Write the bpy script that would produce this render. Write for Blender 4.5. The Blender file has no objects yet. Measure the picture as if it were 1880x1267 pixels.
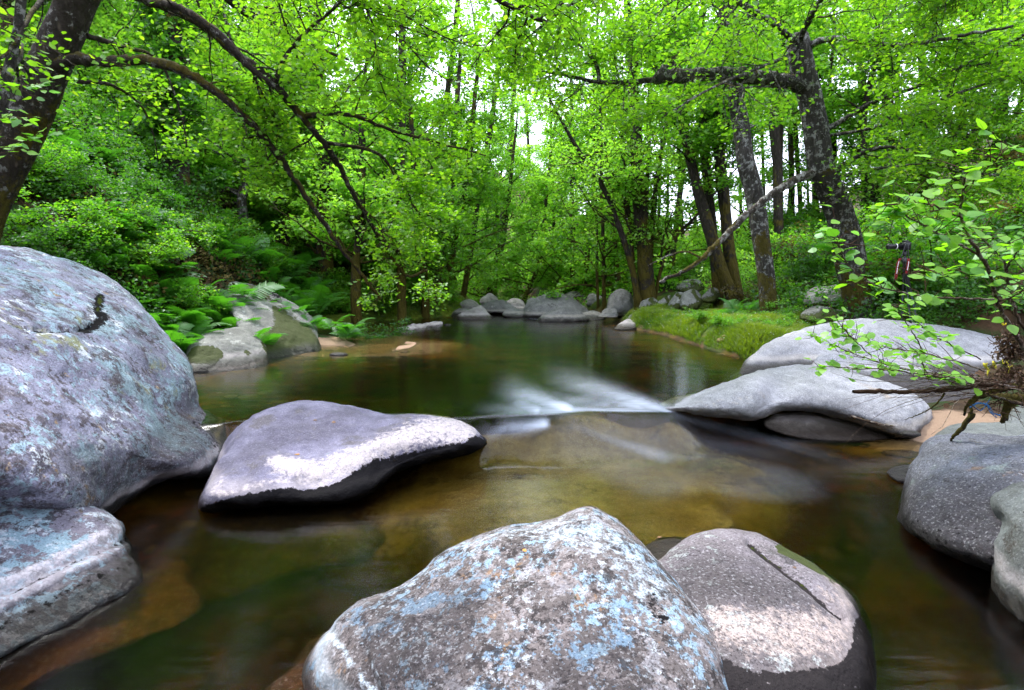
import bpy, math, random
import numpy as np
from mathutils import Vector
R = math.radians
rng = np.random.default_rng(7)
random.seed(7)
C = bpy.context.scene.collection
S = bpy.context.scene

# ------------------------------------------------------------------ camera, light, exposure
CAMH, PITCH, F = 1.2, R(6.75), 1880 * 20 / 36
ZL = -0.30                                   # level of the lower pool (the upper pool is z = 0)
cam_d = bpy.data.cameras.new('camera'); cam_d.lens = 20; cam_d.sensor_width = 36
cam_d.clip_start = 0.05; cam_d.clip_end = 1000
cam = bpy.data.objects.new('camera', cam_d); C.objects.link(cam)
cam.location = (0, 0, CAMH); cam.rotation_euler = (math.pi / 2 - PITCH, 0, 0)
S.camera = cam
SUN_EL, SUN_AZ = R(60), R(-42)               # azimuth from +Y towards +X
w = bpy.data.worlds.new('World'); S.world = w; w.use_nodes = True
nt = w.node_tree
bg = nt.nodes['Background']; bg.inputs['Strength'].default_value = 0.13
sky = nt.nodes.new('ShaderNodeTexSky'); sky.sky_type = 'NISHITA'; sky.sun_disc = False
sky.sun_elevation = SUN_EL; sky.sun_rotation = SUN_AZ; sky.air_density = 1.0; sky.dust_density = 2.0
mixw = nt.nodes.new('ShaderNodeMix'); mixw.data_type = 'RGBA'
tcw = nt.nodes.new('ShaderNodeTexCoord'); nzw = nt.nodes.new('ShaderNodeTexNoise')
nzw.inputs['Scale'].default_value = 2.5; nzw.inputs['Detail'].default_value = 4
mrw = nt.nodes.new('ShaderNodeMapRange'); mrw.inputs[1].default_value = .3; mrw.inputs[2].default_value = .7
mrw.inputs[3].default_value = .72; mrw.inputs[4].default_value = .95
nt.links.new(tcw.outputs['Generated'], nzw.inputs['Vector']); nt.links.new(nzw.outputs['Fac'], mrw.inputs[0])
nt.links.new(mrw.outputs[0], mixw.inputs[0]); nt.links.new(sky.outputs[0], mixw.inputs[6])
mixw.inputs[7].default_value = (8.4, 9.0, 10.9, 1)
nt.links.new(mixw.outputs[2], bg.inputs['Color'])
sun_d = bpy.data.lights.new('sun', 'SUN'); sun_d.energy = 2.2; sun_d.angle = R(14); sun_d.color = (1, .97, .92)
sun = bpy.data.objects.new('sun', sun_d); C.objects.link(sun)
sv = Vector((math.sin(SUN_AZ) * math.cos(SUN_EL), math.cos(SUN_AZ) * math.cos(SUN_EL), math.sin(SUN_EL)))
sun.rotation_euler = sv.to_track_quat('Z', 'Y').to_euler(); sun.location = (0, 0, 30)
S.view_settings.view_transform = 'Standard'; S.view_settings.look = 'None'
S.view_settings.gamma = 1; S.view_settings.use_curve_mapping = False
S.view_settings.exposure = 1.5
cy = S.cycles
cy.max_bounces = 12; cy.diffuse_bounces = 5; cy.glossy_bounces = 3; cy.transmission_bounces = 9
cy.transparent_max_bounces = 10; cy.volume_bounces = 0
cy.use_denoising = True; cy.denoising_prefilter = 'FAST'; cy.caustics_reflective = False; cy.caustics_refractive = True

# ------------------------------------------------------------------ camera geometry helpers
cf = np.array([0, math.cos(PITCH), -math.sin(PITCH)]); cu = np.array([0, math.sin(PITCH), math.cos(PITCH)])
cr = np.array([1., 0, 0]); co = np.array([0, 0, CAMH])
def ray(px, py):
    px = np.asarray(px, float); py = np.asarray(py, float)
    return cf + ((px - 940) / F)[..., None] * cr - ((py - 633.5) / F)[..., None] * cu
def P(px, py, d): return co + ray(px, py) * np.asarray(d, float)[..., None]
def G(px, py, z):
    r = ray(px, py); return co + r * ((z - CAMH) / r[..., 2])[..., None]
def proj(v):
    q = v - co; z = q @ cf; z = np.where(np.abs(z) < 1e-3, 1e-3, z)
    return 940 + F * (q @ cr) / z, 633.5 - F * (q @ cu) / z, z

# ------------------------------------------------------------------ noise (numpy)
def _h(i, j, k, s):
    n = (i * 374761393 + j * 668265263 + k * 2147483647 + s * 1274126177) & 0xffffffff
    n = ((n ^ (n >> 13)) * 1274126177) & 0xffffffff
    return ((n ^ (n >> 16)) & 0xffff) / 65535.0
def vnoise(p, s=0):
    i = np.floor(p).astype(np.int64); f = p - i; f = f * f * f * (f * (f * 6 - 15) + 10)
    r = 0
    for a in (0, 1):
        for b in (0, 1):
            for c in (0, 1):
                wt = (f[:, 0] if a else 1 - f[:, 0]) * (f[:, 1] if b else 1 - f[:, 1]) * (f[:, 2] if c else 1 - f[:, 2])
                r = r + wt * _h(i[:, 0] + a, i[:, 1] + b, i[:, 2] + c, s)
    return r * 2 - 1
def fbm(p, sc, oct=4, s=0, gain=.5):
    r = 0; a = 1
    for o in range(oct):
        r = r + a * vnoise(p * sc, s + o * 17); sc *= 2.03; a *= gain
    return r
def sstep(a, b, x):
    t = np.clip((x - a) / (b - a), 0, 1); return t * t * (3 - 2 * t)
def catmull(pts, n, closed=False):
    p = np.asarray(pts, float)
    if closed: q = np.vstack([p[-1:], p, p[:2]]); m = len(p)
    else: q = np.vstack([2 * p[:1] - p[1:2], p, 2 * p[-1:] - p[-2:-1]]); m = len(p) - 1
    out = []
    for i in range(m):
        t = np.linspace(0, 1, n, endpoint=False)[:, None]; a, b, c, d = q[i:i + 4]
        out.append(.5 * (2 * b + (c - a) * t + (2 * a - 5 * b + 4 * c - d) * t ** 2 + (3 * b - a - 3 * c + d) * t ** 3))
    r = np.vstack(out)
    return r if closed else np.vstack([r, p[-1:]])
def polydist(x, y, poly, closed=True):
    """unsigned distance to a polyline and inside flag"""
    p = np.asarray(poly, float); q = np.roll(p, -1, 0) if closed else p[1:]
    if not closed: p = p[:-1]
    best = np.full(x.shape, 1e9); ins = np.zeros(x.shape, bool)
    for (ax, ay), (bx, by) in zip(p, q):
        dx, dy = bx - ax, by - ay; L = dx * dx + dy * dy + 1e-12
        t = np.clip(((x - ax) * dx + (y - ay) * dy) / L, 0, 1)
        best = np.minimum(best, np.hypot(x - ax - t * dx, y - ay - t * dy))
        if closed:
            cnd = ((ay > y) != (by > y)) & (x < (bx - ax) * (y - ay) / (by - ay + 1e-12) + ax)
            ins ^= cnd
    return best, ins

# ------------------------------------------------------------------ mesh helpers
def mesh(name, v, quads=None, tris=None, smooth=True, attrs=None, mats=None):
    me = bpy.data.meshes.new(name); v = np.asarray(v, np.float32)
    nq = 0 if quads is None else len(quads); n3 = 0 if tris is None else len(tris)
    me.vertices.add(len(v)); me.vertices.foreach_set('co', v.ravel())
    parts = []
    if nq: parts.append(np.asarray(quads, np.int32).ravel())
    if n3: parts.append(np.asarray(tris, np.int32).ravel())
    li = np.concatenate(parts)
    me.loops.add(len(li)); me.loops.foreach_set('vertex_index', li)
    me.polygons.add(nq + n3)
    st = np.concatenate([np.arange(nq) * 4, nq * 4 + np.arange(n3) * 3]).astype(np.int32)
    me.polygons.foreach_set('loop_start', st)
    me.polygons.foreach_set('use_smooth', np.full(nq + n3, smooth))
    for k, a in (attrs or {}).items():
        at = me.attributes.new(k, 'FLOAT', 'POINT'); at.data.foreach_set('value', np.asarray(a, np.float32))
    me.update(calc_edges=True)
    return me
def put(name, me, mat=None, parent=None, loc=(0, 0, 0), local=False):
    """link a mesh; vertices are given in world space unless local"""
    o = bpy.data.objects.new(name, me); C.objects.link(o)
    if mat and not me.materials: me.materials.append(mat)
    if not local:
        n = len(me.vertices); a = np.empty(n * 3, np.float32); me.vertices.foreach_get('co', a)
        a = a.reshape(-1, 3) - np.asarray(loc, np.float32)
        if parent is not None: a = a                       # parent Empties carry the location
        me.vertices.foreach_set('co', a.ravel())
    if parent is not None: o.parent = parent
    else: o.location = loc
    return o
def tag(o, label, cat, group=None, kind=None):
    if label: o['label'] = label
    if cat: o['category'] = cat
    if group: o['group'] = group
    if kind: o['kind'] = kind
    return o
def thing(name, label, cat, loc, group=None, rz=0):
    o = bpy.data.objects.new(name, None); C.objects.link(o); o.location = loc; o.rotation_euler[2] = rz
    o.empty_display_size = .1
    return tag(o, label, cat, group)
def copy_thing(o, loc, rz=0, sc=1, label=None, group=None, rot=None):
    c = o.copy(); C.objects.link(c); c.location = loc; c.scale = (sc, sc, sc)
    c.rotation_euler = rot if rot is not None else (0, 0, rz)
    if label: c['label'] = label
    if group: c['group'] = group
    for ch in o.children:
        k = ch.copy(); C.objects.link(k); k.parent = c
        for g in ch.children:
            m = g.copy(); C.objects.link(m); m.parent = k
    return c

class Geo:
    def __init__(s): s.v = []; s.q = []; s.t = []; s.n = 0; s.a = []
    def add(s, v, q=None, t=None, a=None):
        if q is not None and len(q): s.q.append(np.asarray(q) + s.n)
        if t is not None and len(t): s.t.append(np.asarray(t) + s.n)
        s.v.append(v); s.n += len(v); s.a.append(np.zeros(len(v)) if a is None else a)
    def me(s, name, origin=(0, 0, 0), smooth=True, attr='tint'):
        v = np.vstack(s.v) - np.asarray(origin)
        return mesh(name, v, np.vstack(s.q) if s.q else None, np.vstack(s.t) if s.t else None, smooth, {attr: np.concatenate(s.a)})

def tube(g, pts, rad, sides=6, knob=0, seed=0, cap=True):
    pts = np.asarray(pts, float); n = len(pts); rad = np.asarray(rad, float) * np.ones(n)
    T = np.gradient(pts, axis=0); T /= np.linalg.norm(T, axis=1)[:, None] + 1e-9
    ref = np.array([0.13, 0.97, .2]) if abs(T[:, 2]).mean() > .7 else np.array([0.1, .15, .98])
    A = np.cross(T, ref); A /= np.linalg.norm(A, axis=1)[:, None] + 1e-9; B = np.cross(T, A)
    th = np.linspace(0, 2 * np.pi, sides, endpoint=False)
    r = rad[:, None] * np.ones(sides)
    if knob:
        q = pts[:, None, :] + (A[:, None] * np.cos(th)[None, :, None] + B[:, None] * np.sin(th)[None, :, None]) * rad[:, None, None]
        q = q.reshape(-1, 3)
        r = r * (1 + knob * (fbm(q * np.array([1, 1, .45]), 1.2 / max(rad.max(), .03) * .35, 3, seed)).reshape(n, sides))
    v = pts[:, None, :] + (A[:, None] * np.cos(th)[None, :, None] + B[:, None] * np.sin(th)[None, :, None]) * r[:, :, None]
    v = v.reshape(-1, 3)
    i = np.arange(n - 1)[:, None] * sides; j = np.arange(sides)[None, :]; k = (j + 1) % sides
    q = np.stack([i + j, i + k, i + sides + k, i + sides + j], -1).reshape(-1, 4)
    t = None
    if cap:
        v = np.vstack([v, pts[-1:] + T[-1:] * rad[-1] * .6]); e = (n - 1) * sides; j = np.arange(sides)
        t = np.stack([e + j, e + (j + 1) % sides, np.full(sides, len(v) - 1)], -1)
    g.add(v, q, t)

# ------------------------------------------------------------------ materials
class M_:
    def __init__(s, name):
        s.m = bpy.data.materials.new(name); s.m.use_nodes = True; s.t = s.m.node_tree; s.t.nodes.clear()
        s.out = s.n('ShaderNodeOutputMaterial')
        s.geo = s.n('ShaderNodeNewGeometry'); s.pos = s.geo.outputs['Position']
    def n(s, ty, **k):
        x = s.t.nodes.new(ty)
        for a, b in k.items(): setattr(x, a, b)
        return x
    def L(s, a, b):
        if isinstance(a, (int, float, tuple, list)):
            if isinstance(a, (tuple, list)) and len(a) == 3 and b.type == 'RGBA': a = (*a, 1)
            b.default_value = a
        else: s.t.links.new(a, b)
        return s
    def noise(s, scale, detail=5, rough=.55, off=(0, 0, 0), vec=None, stretch=None, dist=0):
        v = vec or s.pos
        mp = s.n('ShaderNodeMapping'); s.L(v, mp.inputs[0]); mp.inputs[1].default_value = off
        if stretch: mp.inputs[3].default_value = stretch
        x = s.n('ShaderNodeTexNoise'); s.L(mp.outputs[0], x.inputs['Vector'])
        s.L(scale, x.inputs['Scale']); s.L(detail, x.inputs['Detail']); s.L(rough, x.inputs['Roughness']); s.L(dist, x.inputs['Distortion'])
        return x.outputs['Fac']
    def voro(s, scale, off=(0, 0, 0), stretch=None, feature='F1'):
        mp = s.n('ShaderNodeMapping'); s.L(s.pos, mp.inputs[0]); mp.inputs[1].default_value = off
        if stretch: mp.inputs[3].default_value = stretch
        x = s.n('ShaderNodeTexVoronoi', feature=feature); s.L(mp.outputs[0], x.inputs['Vector']); s.L(scale, x.inputs['Scale'])
        return x.outputs['Distance']
    def step(s, x, a, b, lo=0., hi=1.):
        r = s.n('ShaderNodeMapRange', interpolation_type='SMOOTHSTEP'); s.L(x, r.inputs[0])
        for i, y in enumerate((a, b, lo, hi)): r.inputs[i + 1].default_value = y
        return r.outputs[0]
    def op(s, o, a, b=None, clamp=False):
        r = s.n('ShaderNodeMath', operation=o, use_clamp=clamp); s.L(a, r.inputs[0])
        if b is not None: s.L(b, r.inputs[1])
        return r.outputs[0]
    def mix(s, f, a, b, blend='MIX'):
        r = s.n('ShaderNodeMix', data_type='RGBA', blend_type=blend); s.L(f, r.inputs[0])
        s.L(tuple(a) + (1,) if isinstance(a, tuple) else a, r.inputs[6]); s.L(tuple(b) + (1,) if isinstance(b, tuple) else b, r.inputs[7])
        return r.outputs[2]
    def attr(s, name): return s.n('ShaderNodeAttribute', attribute_name=name).outputs['Fac']
    def z(s):
        x = s.n('ShaderNodeSeparateXYZ'); s.L(s.pos, x.inputs[0]); return x.outputs[2]
    def nz(s):
        x = s.n('ShaderNodeSeparateXYZ'); s.L(s.geo.outputs['Normal'], x.inputs[0]); return x.outputs[2]
    def bump(s, h, strength, dist, nrm=None):
        b = s.n('ShaderNodeBump'); s.L(h, b.inputs['Height']); b.inputs['Strength'].default_value = strength; b.inputs['Distance'].default_value = dist
        if nrm: s.L(nrm, b.inputs['Normal'])
        return b.outputs[0]
    def pbr(s, col, rough=.7, nrm=None, spec=.4, metal=0):
        p = s.n('ShaderNodeBsdfPrincipled'); s.L(col if not isinstance(col, tuple) else (*col, 1), p.inputs['Base Color']); s.L(rough, p.inputs['Roughness'])
        p.inputs['Specular IOR Level'].default_value = spec; p.inputs['Metallic'].default_value = metal
        if nrm: s.L(nrm, p.inputs['Normal'])
        s.L(p.outputs[0], s.out.inputs[0]); return s.m

def rock_mat(name, c1, c2, patches=(), speck=.5, k_=.78, zw=0., seed=0, aw=(.62, .55, .56), ak=(.012, .011, .012), moss=None, wet=True, fine=1., bumpk=1., stc=(.028, .023, .026), band=.4):
    m = M_(name); o = (seed * 3.7, seed * 1.3, seed * 2.1)
    sc_ = lambda c: tuple(x * k_ for x in c)
    c1 = sc_(c1); c2 = sc_(c2); aw = sc_(aw); patches = [(sc_(p[0]),) + tuple(p[1:]) for p in patches]
    big = m.noise(1.6, 6, .6, o)
    col = m.mix(m.step(big, .35, .65), c1, c2)
    med = m.noise(9, 8, .7, o)
    col = m.mix(m.step(med, .3, .75, .0, .55), col, tuple(x * .45 for x in c1))
    for i, (pc, sc, th, so) in enumerate(patches):
        nn = m.noise(sc, 9, .72, (o[0] + i * 11.3, o[1] + 5 * i, o[2] + 1.7 * i))
        gate = m.step(m.noise(sc * .23 + .4, 2, .5, (i * 7.1 + o[0], 3. * i, o[2])), .35, .62, -.09, .05)
        nn = m.op('ADD', nn, gate)
        v2 = m.mix(m.noise(sc * 5, 3, .6), tuple(x * .75 for x in pc), tuple(min(1, x * 1.15) for x in pc))
        nn = m.op('ADD', nn, m.op('MULTIPLY', m.op('SUBTRACT', m.noise(sc * 9, 3, .6, (i, 2, 5)), .5), .16))
        col = m.mix(m.step(nn, th - .01, th + so * 1.6, 0, .88), col, v2)
    jag = m.noise(28 * fine, 6, .75, o)
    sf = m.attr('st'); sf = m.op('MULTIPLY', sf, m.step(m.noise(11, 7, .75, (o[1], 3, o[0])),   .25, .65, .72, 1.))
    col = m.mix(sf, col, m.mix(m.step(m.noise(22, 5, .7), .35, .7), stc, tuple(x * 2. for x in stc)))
    a = m.attr('aw'); f = m.step(m.op('ADD', a, m.op('MULTIPLY', m.op('SUBTRACT', jag, .5), 2.4)), .38, .95)
    wc = m.mix(m.step(m.noise(60, 5, .7), .40, .70), aw, tuple(x * .72 for x in aw))
    col = m.mix(f, col, wc)
    # granite speckle: dark and light grains
    s1 = m.noise(105 * fine, 3, .7, o); s2 = m.noise(75 * fine, 3, .6, (9, 4, 2))
    col = m.mix(m.step(s1, .52, .62, 0, speck), col, m.mix(1.0, col, (.35, .33, .33), 'MULTIPLY'))
    col = m.mix(m.step(s2, .56, .66, 0, speck * .7), col, m.mix(1.0, col, (.25, .25, .26), 'ADD'))
    if wet:
        zb = m.op('SUBTRACT', m.z(), m.op('MULTIPLY', m.op('SUBTRACT', m.noise(3.5, 6, .65), .5), .10))
        col = m.mix(m.op('MULTIPLY', m.op('MULTIPLY', m.step(zb, zw + .10, zw + .14), m.step(zb, zw + .15, zw + .21, 1., 0.)), band), col, aw)
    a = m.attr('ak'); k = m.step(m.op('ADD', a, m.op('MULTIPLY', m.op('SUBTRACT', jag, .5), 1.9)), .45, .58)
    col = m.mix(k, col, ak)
    am = m.attr('am'); mm = m.op('ADD', am, m.op('MULTIPLY', m.op('SUBTRACT', m.noise(14, 8, .7, o), .5), 1.4)); mf = m.step(mm, .45, .55)
    mc = m.mix(m.noise(40, 4, .6), moss or (.035, .045, .006), tuple(x * 1.9 for x in (moss or (.035, .045, .006))))
    col = m.mix(mf, col, mc)
    rough = .78
    if wet:
        zz = m.op('SUBTRACT', m.z(), m.op('MULTIPLY', m.op('SUBTRACT', m.noise(3.5, 6, .65), .5), .10))
        wf = m.step(zz, zw + .05, zw + .15, 1., 0.)
        col = m.mix(wf, col, m.mix(1.0, col, (.16, .13, .11), 'MULTIPLY'))
        rough = m.op('SUBTRACT', rough, m.op('MULTIPLY', wf, .42))
    h = m.op('ADD', m.op('MULTIPLY', m.noise(60 * fine, 8, .75, o), 1.0), m.op('MULTIPLY', mf, .5))
    nrm = m.bump(h, .8 * bumpk, .025); nrm = m.bump(m.noise(9, 6, .6, o), .7 * bumpk, .06, nrm)
    r_ = m.pbr(col, rough, nrm, .35); m.L(m.op('SUBTRACT', .35, m.op('MULTIPLY', k, .30)), [n for n in m.t.nodes if n.type == 'BSDF_PRINCIPLED'][0].inputs['Specular IOR Level'])
    return r_

def leaf_mat(name, lo, hi, tr=.5, yel=(.55, .6, .05), trans=1.7):
    m = M_(name); t = m.attr('tint'); big = m.noise(.55, 3, .6)
    f = m.op('ADD', m.op('MULTIPLY', t, .65), m.op('MULTIPLY', m.op('SUBTRACT', big, .3), .8), True)
    col = m.mix(f, lo, hi); col = m.mix(m.step(t, .9, 1., 0, .5), col, yel)
    d = m.n('ShaderNodeBsdfDiffuse'); m.L(col, d.inputs[0])
    x = m.n('ShaderNodeBsdfTranslucent'); m.L(m.mix(1., col, (trans, trans * 1.1, trans * .5), 'MULTIPLY'), x.inputs[0])
    gl = m.n('ShaderNodeBsdfGlossy'); gl.inputs['Roughness'].default_value = .45; gl.inputs[0].default_value = (.9, .95, 1, 1)
    a = m.n('ShaderNodeMixShader'); a.inputs[0].default_value = tr; m.L(d.outputs[0], a.inputs[1]); m.L(x.outputs[0], a.inputs[2])
    b = m.n('ShaderNodeMixShader'); b.inputs[0].default_value = .035; m.L(a.outputs[0], b.inputs[1]); m.L(gl.outputs[0], b.inputs[2])
    m.L(b.outputs[0], m.out.inputs[0]); return m.m

def bark_mat(name, base=(.075, .058, .045), pale=(.30, .29, .27), moss=(.085, .068, .010), mossk=.5, lich=.56):
    m = M_(name)
    n1 = m.noise(5, 8, .7, stretch=(1, 1, .25)); ridg = m.voro(16, stretch=(1, 1, .22))
    col = m.mix(m.step(n1, .35, .7), base, tuple(x * 2.2 for x in base))
    col = m.mix(m.step(m.op('ADD', ridg, m.op('MULTIPLY', m.noise(30, 4, .7), .3)), .15, .5, .0, .8), col, tuple(x * .3 for x in base))
    col = m.mix(m.step(m.noise(9, 8, .75, (4, 1, 2)), lich, lich + .05, 0, .8), col, pale)
    mk = m.op('ADD', m.noise(1.7, 6, .65, (7, 3, 1)), m.op('MULTIPLY', m.nz(), .12))
    mk = m.op('ADD', mk, m.step(m.z(), -.2, 4.5, .16, -.05)); mk = m.op('ADD', mk, m.op('MULTIPLY', m.op('SUBTRACT', m.noise(14, 6, .75), .5), .55))
    col = m.mix(m.step(mk, 1.0 - mossk, 1.10 - mossk), col, m.mix(m.noise(30, 3, .6), tuple(x * .5 for x in moss), tuple(x * 1.5 for x in moss)))
    nrm = m.bump(m.op('ADD', m.op('MULTIPLY', ridg, -1.6), m.noise(40, 5, .7)), 1., .05)
    return m.pbr(col, .85, nrm, .2)

# ------------------------------------------------------------------ places: water outline and terrain
def GW(l, z=0.): return [tuple(G(a, b, z)[:2]) for a, b in l]
up_left = GW([(360, 745), (362, 690), (480, 672), (560, 645), (600, 648), (700, 648), (752, 632), (720, 618), (640, 614), (650, 600), (700, 590), (800, 583), (835, 580)])
up_right = GW([(1130, 584), (1150, 603), (1210, 614), (1290, 640), (1375, 664), (1345, 705), (1240, 742)])
lowr = GW([(1260, 770), (1420, 800), (1620, 815), (1760, 830)], ZL)
WPOLY = [(-2.9, 3.9)] + up_left + [(-1.6, 20), (-1.9, 26), (-4.5, 33), (-9, 40), (-7, 42), (-1.8, 35), (1.2, 27), (2.2, 20)] + up_right + lowr \
    + [(4.6, 4.4), (6, 3.2), (7, 0), (6, -5), (-5, -5), (-6, 0), (-5.5, 2.2), (-4.2, 3.2)]
CREST = GW([(300, 790), (500, 765), (640, 760), (800, 764), (905, 766), (1000, 762), (1080, 755), (1220, 755), (1290, 738), (1400, 706), (1700, 690), (2000, 690)])
_cx = np.array([c[0] for c in CREST]); _cy = np.array([c[1] for c in CREST]); _o = np.argsort(_cx); _cx = _cx[_o]; _cy = _cy[_o]
def crest_y(x): return np.interp(x, _cx, _cy)
def water_z(x, y):
    d = crest_y(x) - y
    n = fbm(np.stack([x * 1.6, y * .9, x * 0], -1), 1, 3, 5)
    return ZL * sstep(-.04, .62, d + n * .10) - .012 * np.clip(d, 0, .3) + 0.0
def terr(x, y):
    x = np.asarray(x, float); y = np.asarray(y, float); shp = x.shape; x = x.ravel(); y = y.ravel()
    d, ins = polydist(x, y, WPOLY)
    sd = np.where(ins, -d, d)
    p3 = np.stack([x, y, x * 0], -1)
    lvl = ZL * sstep(-.25, .45, crest_y(x) - y) + .12 * sstep(17.5, 18.5, y) + .02 * np.clip(y - 18, 0, 60)
    xc = np.interp(y, [0, 15, 20, 30, 45, 160], [0, 0, .4, -.5, -3, -3]); lw = 1 - sstep(-3., 3., (x - xc) / (1 + .12 * np.clip(y - 18, 0, 60)))
    n = fbm(p3, .35, 4, 3)
    bank = .10 + .22 * sstep(0, .5, sd)
    lz = bank + .78 * np.clip(sd - .9 - 1.2 * sstep(12, 20, y), 0, 16) * (1 + .15 * n) + .25 * np.clip(sd - 16, 0, 40)
    rz = bank + np.clip(.34 * np.clip(sd - 2.3, 0, 60), 0, 2.7 - .5 * sstep(14, 22, y)) * (1 + .15 * n) + .55 * np.clip(x - 9.5 - .42 * np.clip(y - 8, 0, 150), 0, 30)
    far = .3 * np.clip(y - 45, 0, 100) * .3
    out = lw * lz + (1 - lw) * rz + far + .06 * n * sstep(.3, 2, sd) + .09 * fbm(p3, 1.3, 2, 12) * sstep(.1, .5, sd) + .012 * fbm(p3, 6, 3, 9)
    depth = .05 + .16 * sstep(0, .5, -sd) + .38 * sstep(.3, 1.9, -sd) + .10 * fbm(p3, .9, 3, 4)
    # sandy shoal on the left of the upper pool
    gx, gy = G(760, 640, 0)[:2]
    depth = depth - .15 * np.exp(-(((x - gx) / 1.6) ** 2 + ((y - gy) / 2.2) ** 2))
    gx, gy = G(850, 650, 0)[:2]
    depth = depth - .18 * np.exp(-(((x - gx) / 1.9) ** 2 + ((y - gy) / 1.6) ** 2))
    gx, gy = G(1040, 900, ZL)[:2]; depth = depth - .16 * np.exp(-(((x - gx) / 1.7) ** 2 + ((y - gy) / .9) ** 2))
    inn = -np.clip(depth, .04, 2)
    z = lvl + np.where(ins, inn, out)
    # pull continuous at the shore
    z = np.where(ins, z, z - .15 * (1 - sstep(0, .25, sd)))
    sx, sy = G(655, 634, 0)[:2]; g_ = np.exp(-(((x - sx) / .95) ** 2 + ((y - sy) / .75) ** 2)); z = np.where(g_ > .25, np.maximum(z, .15 * g_ - .03), z)
    # the rocks on the right stand on a low sand flat
    m1 = sstep(1.2 + .6 * sstep(6, 8, y), 2.0 + .6 * sstep(6, 8, y), x) * (1 - sstep(8.0, 8.7, y)) * sstep(2.5, 3.4, y)
    flat = -.42 + .10 * np.clip(x - 2.6, 0, 3) + .05 * n + .10 * np.clip(x - 5.5, 0, 9) * 2.5 + .10 * sstep(4.6, 5.4, y) * sstep(3.3, 4.0, x) - .05
    z = z * (1 - m1) + np.minimum(z, flat) * m1
    sx, sy = G(670, 622, 0)[:2]; z = z - np.exp(-(((x - sx) / 1.5) ** 2 + ((y - sy) / 2.0) ** 2)) ** .5 * np.clip(z - .04, 0, 2) * .95
    m2 = (1 - sstep(13.6, 14.6, y)) * sstep(-6.2, -5.2, x) * (1 - sstep(.5, 1.3, sd) * sstep(9, 10, y)) * (1 - sstep(-1.6, -1.0, x)) * sstep(3, 4, y) * (sd > 0)
    z = z - m2 * np.clip(z + .12, 0, .5) * .85
    return z.reshape(shp)
def gz(x, y): return float(terr(np.array([x]), np.array([y]))[0])
def at(px, d):
    """world point on the ground under picture column px at forward distance d"""
    x = (px - 940) / F * d; return np.array([x, d, gz(x, d)])

def axis(lo, hi, mid, n, k=3.2):
    t = np.linspace(-1, 1, n); s = np.sinh(k * t) / math.sinh(k)
    return np.where(s < 0, mid + s * (mid - lo), mid + s * (hi - mid))
gx = axis(-90, 90, 0, 330); gy = axis(-30, 160, 6.5, 360)
X, Y = np.meshgrid(gx, gy); Z = terr(X, Y)
Z[(np.hypot(X, Y) < .5)] = np.minimum(Z[(np.hypot(X, Y) < .5)], -.8)
n0, n1 = X.shape; ii = (np.arange(n0 - 1)[:, None] * n1 + np.arange(n1 - 1)[None]).ravel()
gq = np.stack([ii, ii + 1, ii + n1 + 1, ii + n1], -1)
V = np.stack([X.ravel(), Y.ravel(), Z.ravel()], -1)
d, ins = polydist(X.ravel(), Y.ravel(), WPOLY)
def blob(px, py, z, rx, ry):
    a, b = G(px, py, z)[:2]; return np.exp(-(((X.ravel() - a) / rx) ** 2 + ((Y.ravel() - b) / ry) ** 2))
sand = np.clip(blob(655, 634, 0, 1.3, 1.1) * 1.8 + blob(720, 605, 0, 1.3, 1.4) + blob(1790, 770, -.1, .9, 1.0) * .75 + blob(1700, 800, -.2, .6, .5) * .4 + .25 * blob(760, 640, 0, 2.2, 2.2), 0, 1) * (1 - sstep(.06, .16, Z.ravel()))
grass = ((~ins) & (X.ravel() > 0) & (Y.ravel() < 20)).astype(float) * sstep(.08, .3, d) * (1 - sstep(2.2, 3.6, d))
grass *= 1 - sstep(2.6, 3.3, X.ravel()) * (1 - sstep(7.2, 8.4, Y.ravel()))
grass += ((~ins) & (X.ravel() < 0) & (Y.ravel() > 13)) * (1 - sstep(1.0, 1.8, d))
m = M_('ground')
soil = m.mix(m.step(m.noise(3, 8, .7), .35, .65), (.035, .022, .012), (.10, .055, .03))
soil = m.mix(m.step(m.noise(1.2, 6, .6, (3, 3, 3)), .46, .6), soil, (.02, .045, .008))
bedc = m.mix(m.step(m.noise(1.3, 7, .6, (1, 8, 2)), .38, .62), (.022, .011, .003), (.15, .075, .010))
bedc = m.mix(m.step(m.noise(.8, 5, .6, (5, 1, 7)), .45, .62), bedc, (.11, .080, .010))
bedc = m.mix(m.step(m.noise(2.6, 7, .7, (2, 1, 9)), .52, .66, 0, .8), bedc, (.22, .055, .012))
sandc = m.mix(m.noise(30, 6, .7), (.22, .14, .09), (.36, .25, .17))
grassc = m.mix(m.step(m.noise(2.2, 6, .6), .35, .65), (.035, .075, .008), (.12, .15, .014))
col = m.mix(m.attr('bed'), soil, bedc); col = m.mix(m.attr('grass'), col, grassc)
col = m.mix(m.step(m.op('ADD', m.attr('sand'), m.op('MULTIPLY', m.op('SUBTRACT', m.noise(5, 6, .6), .5), .5)), .38, .55), col, sandc)
m.pbr(col, .9, m.bump(m.noise(24, 8, .7), .7, .03), .2); ground_mat = m.m
me = mesh('ground', V, gq, attrs={'bed': ins.astype(float), 'sand': sand, 'grass': np.clip(grass, 0, 1)})
tag(put('ground', me, ground_mat), None, None, kind='structure')

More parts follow.
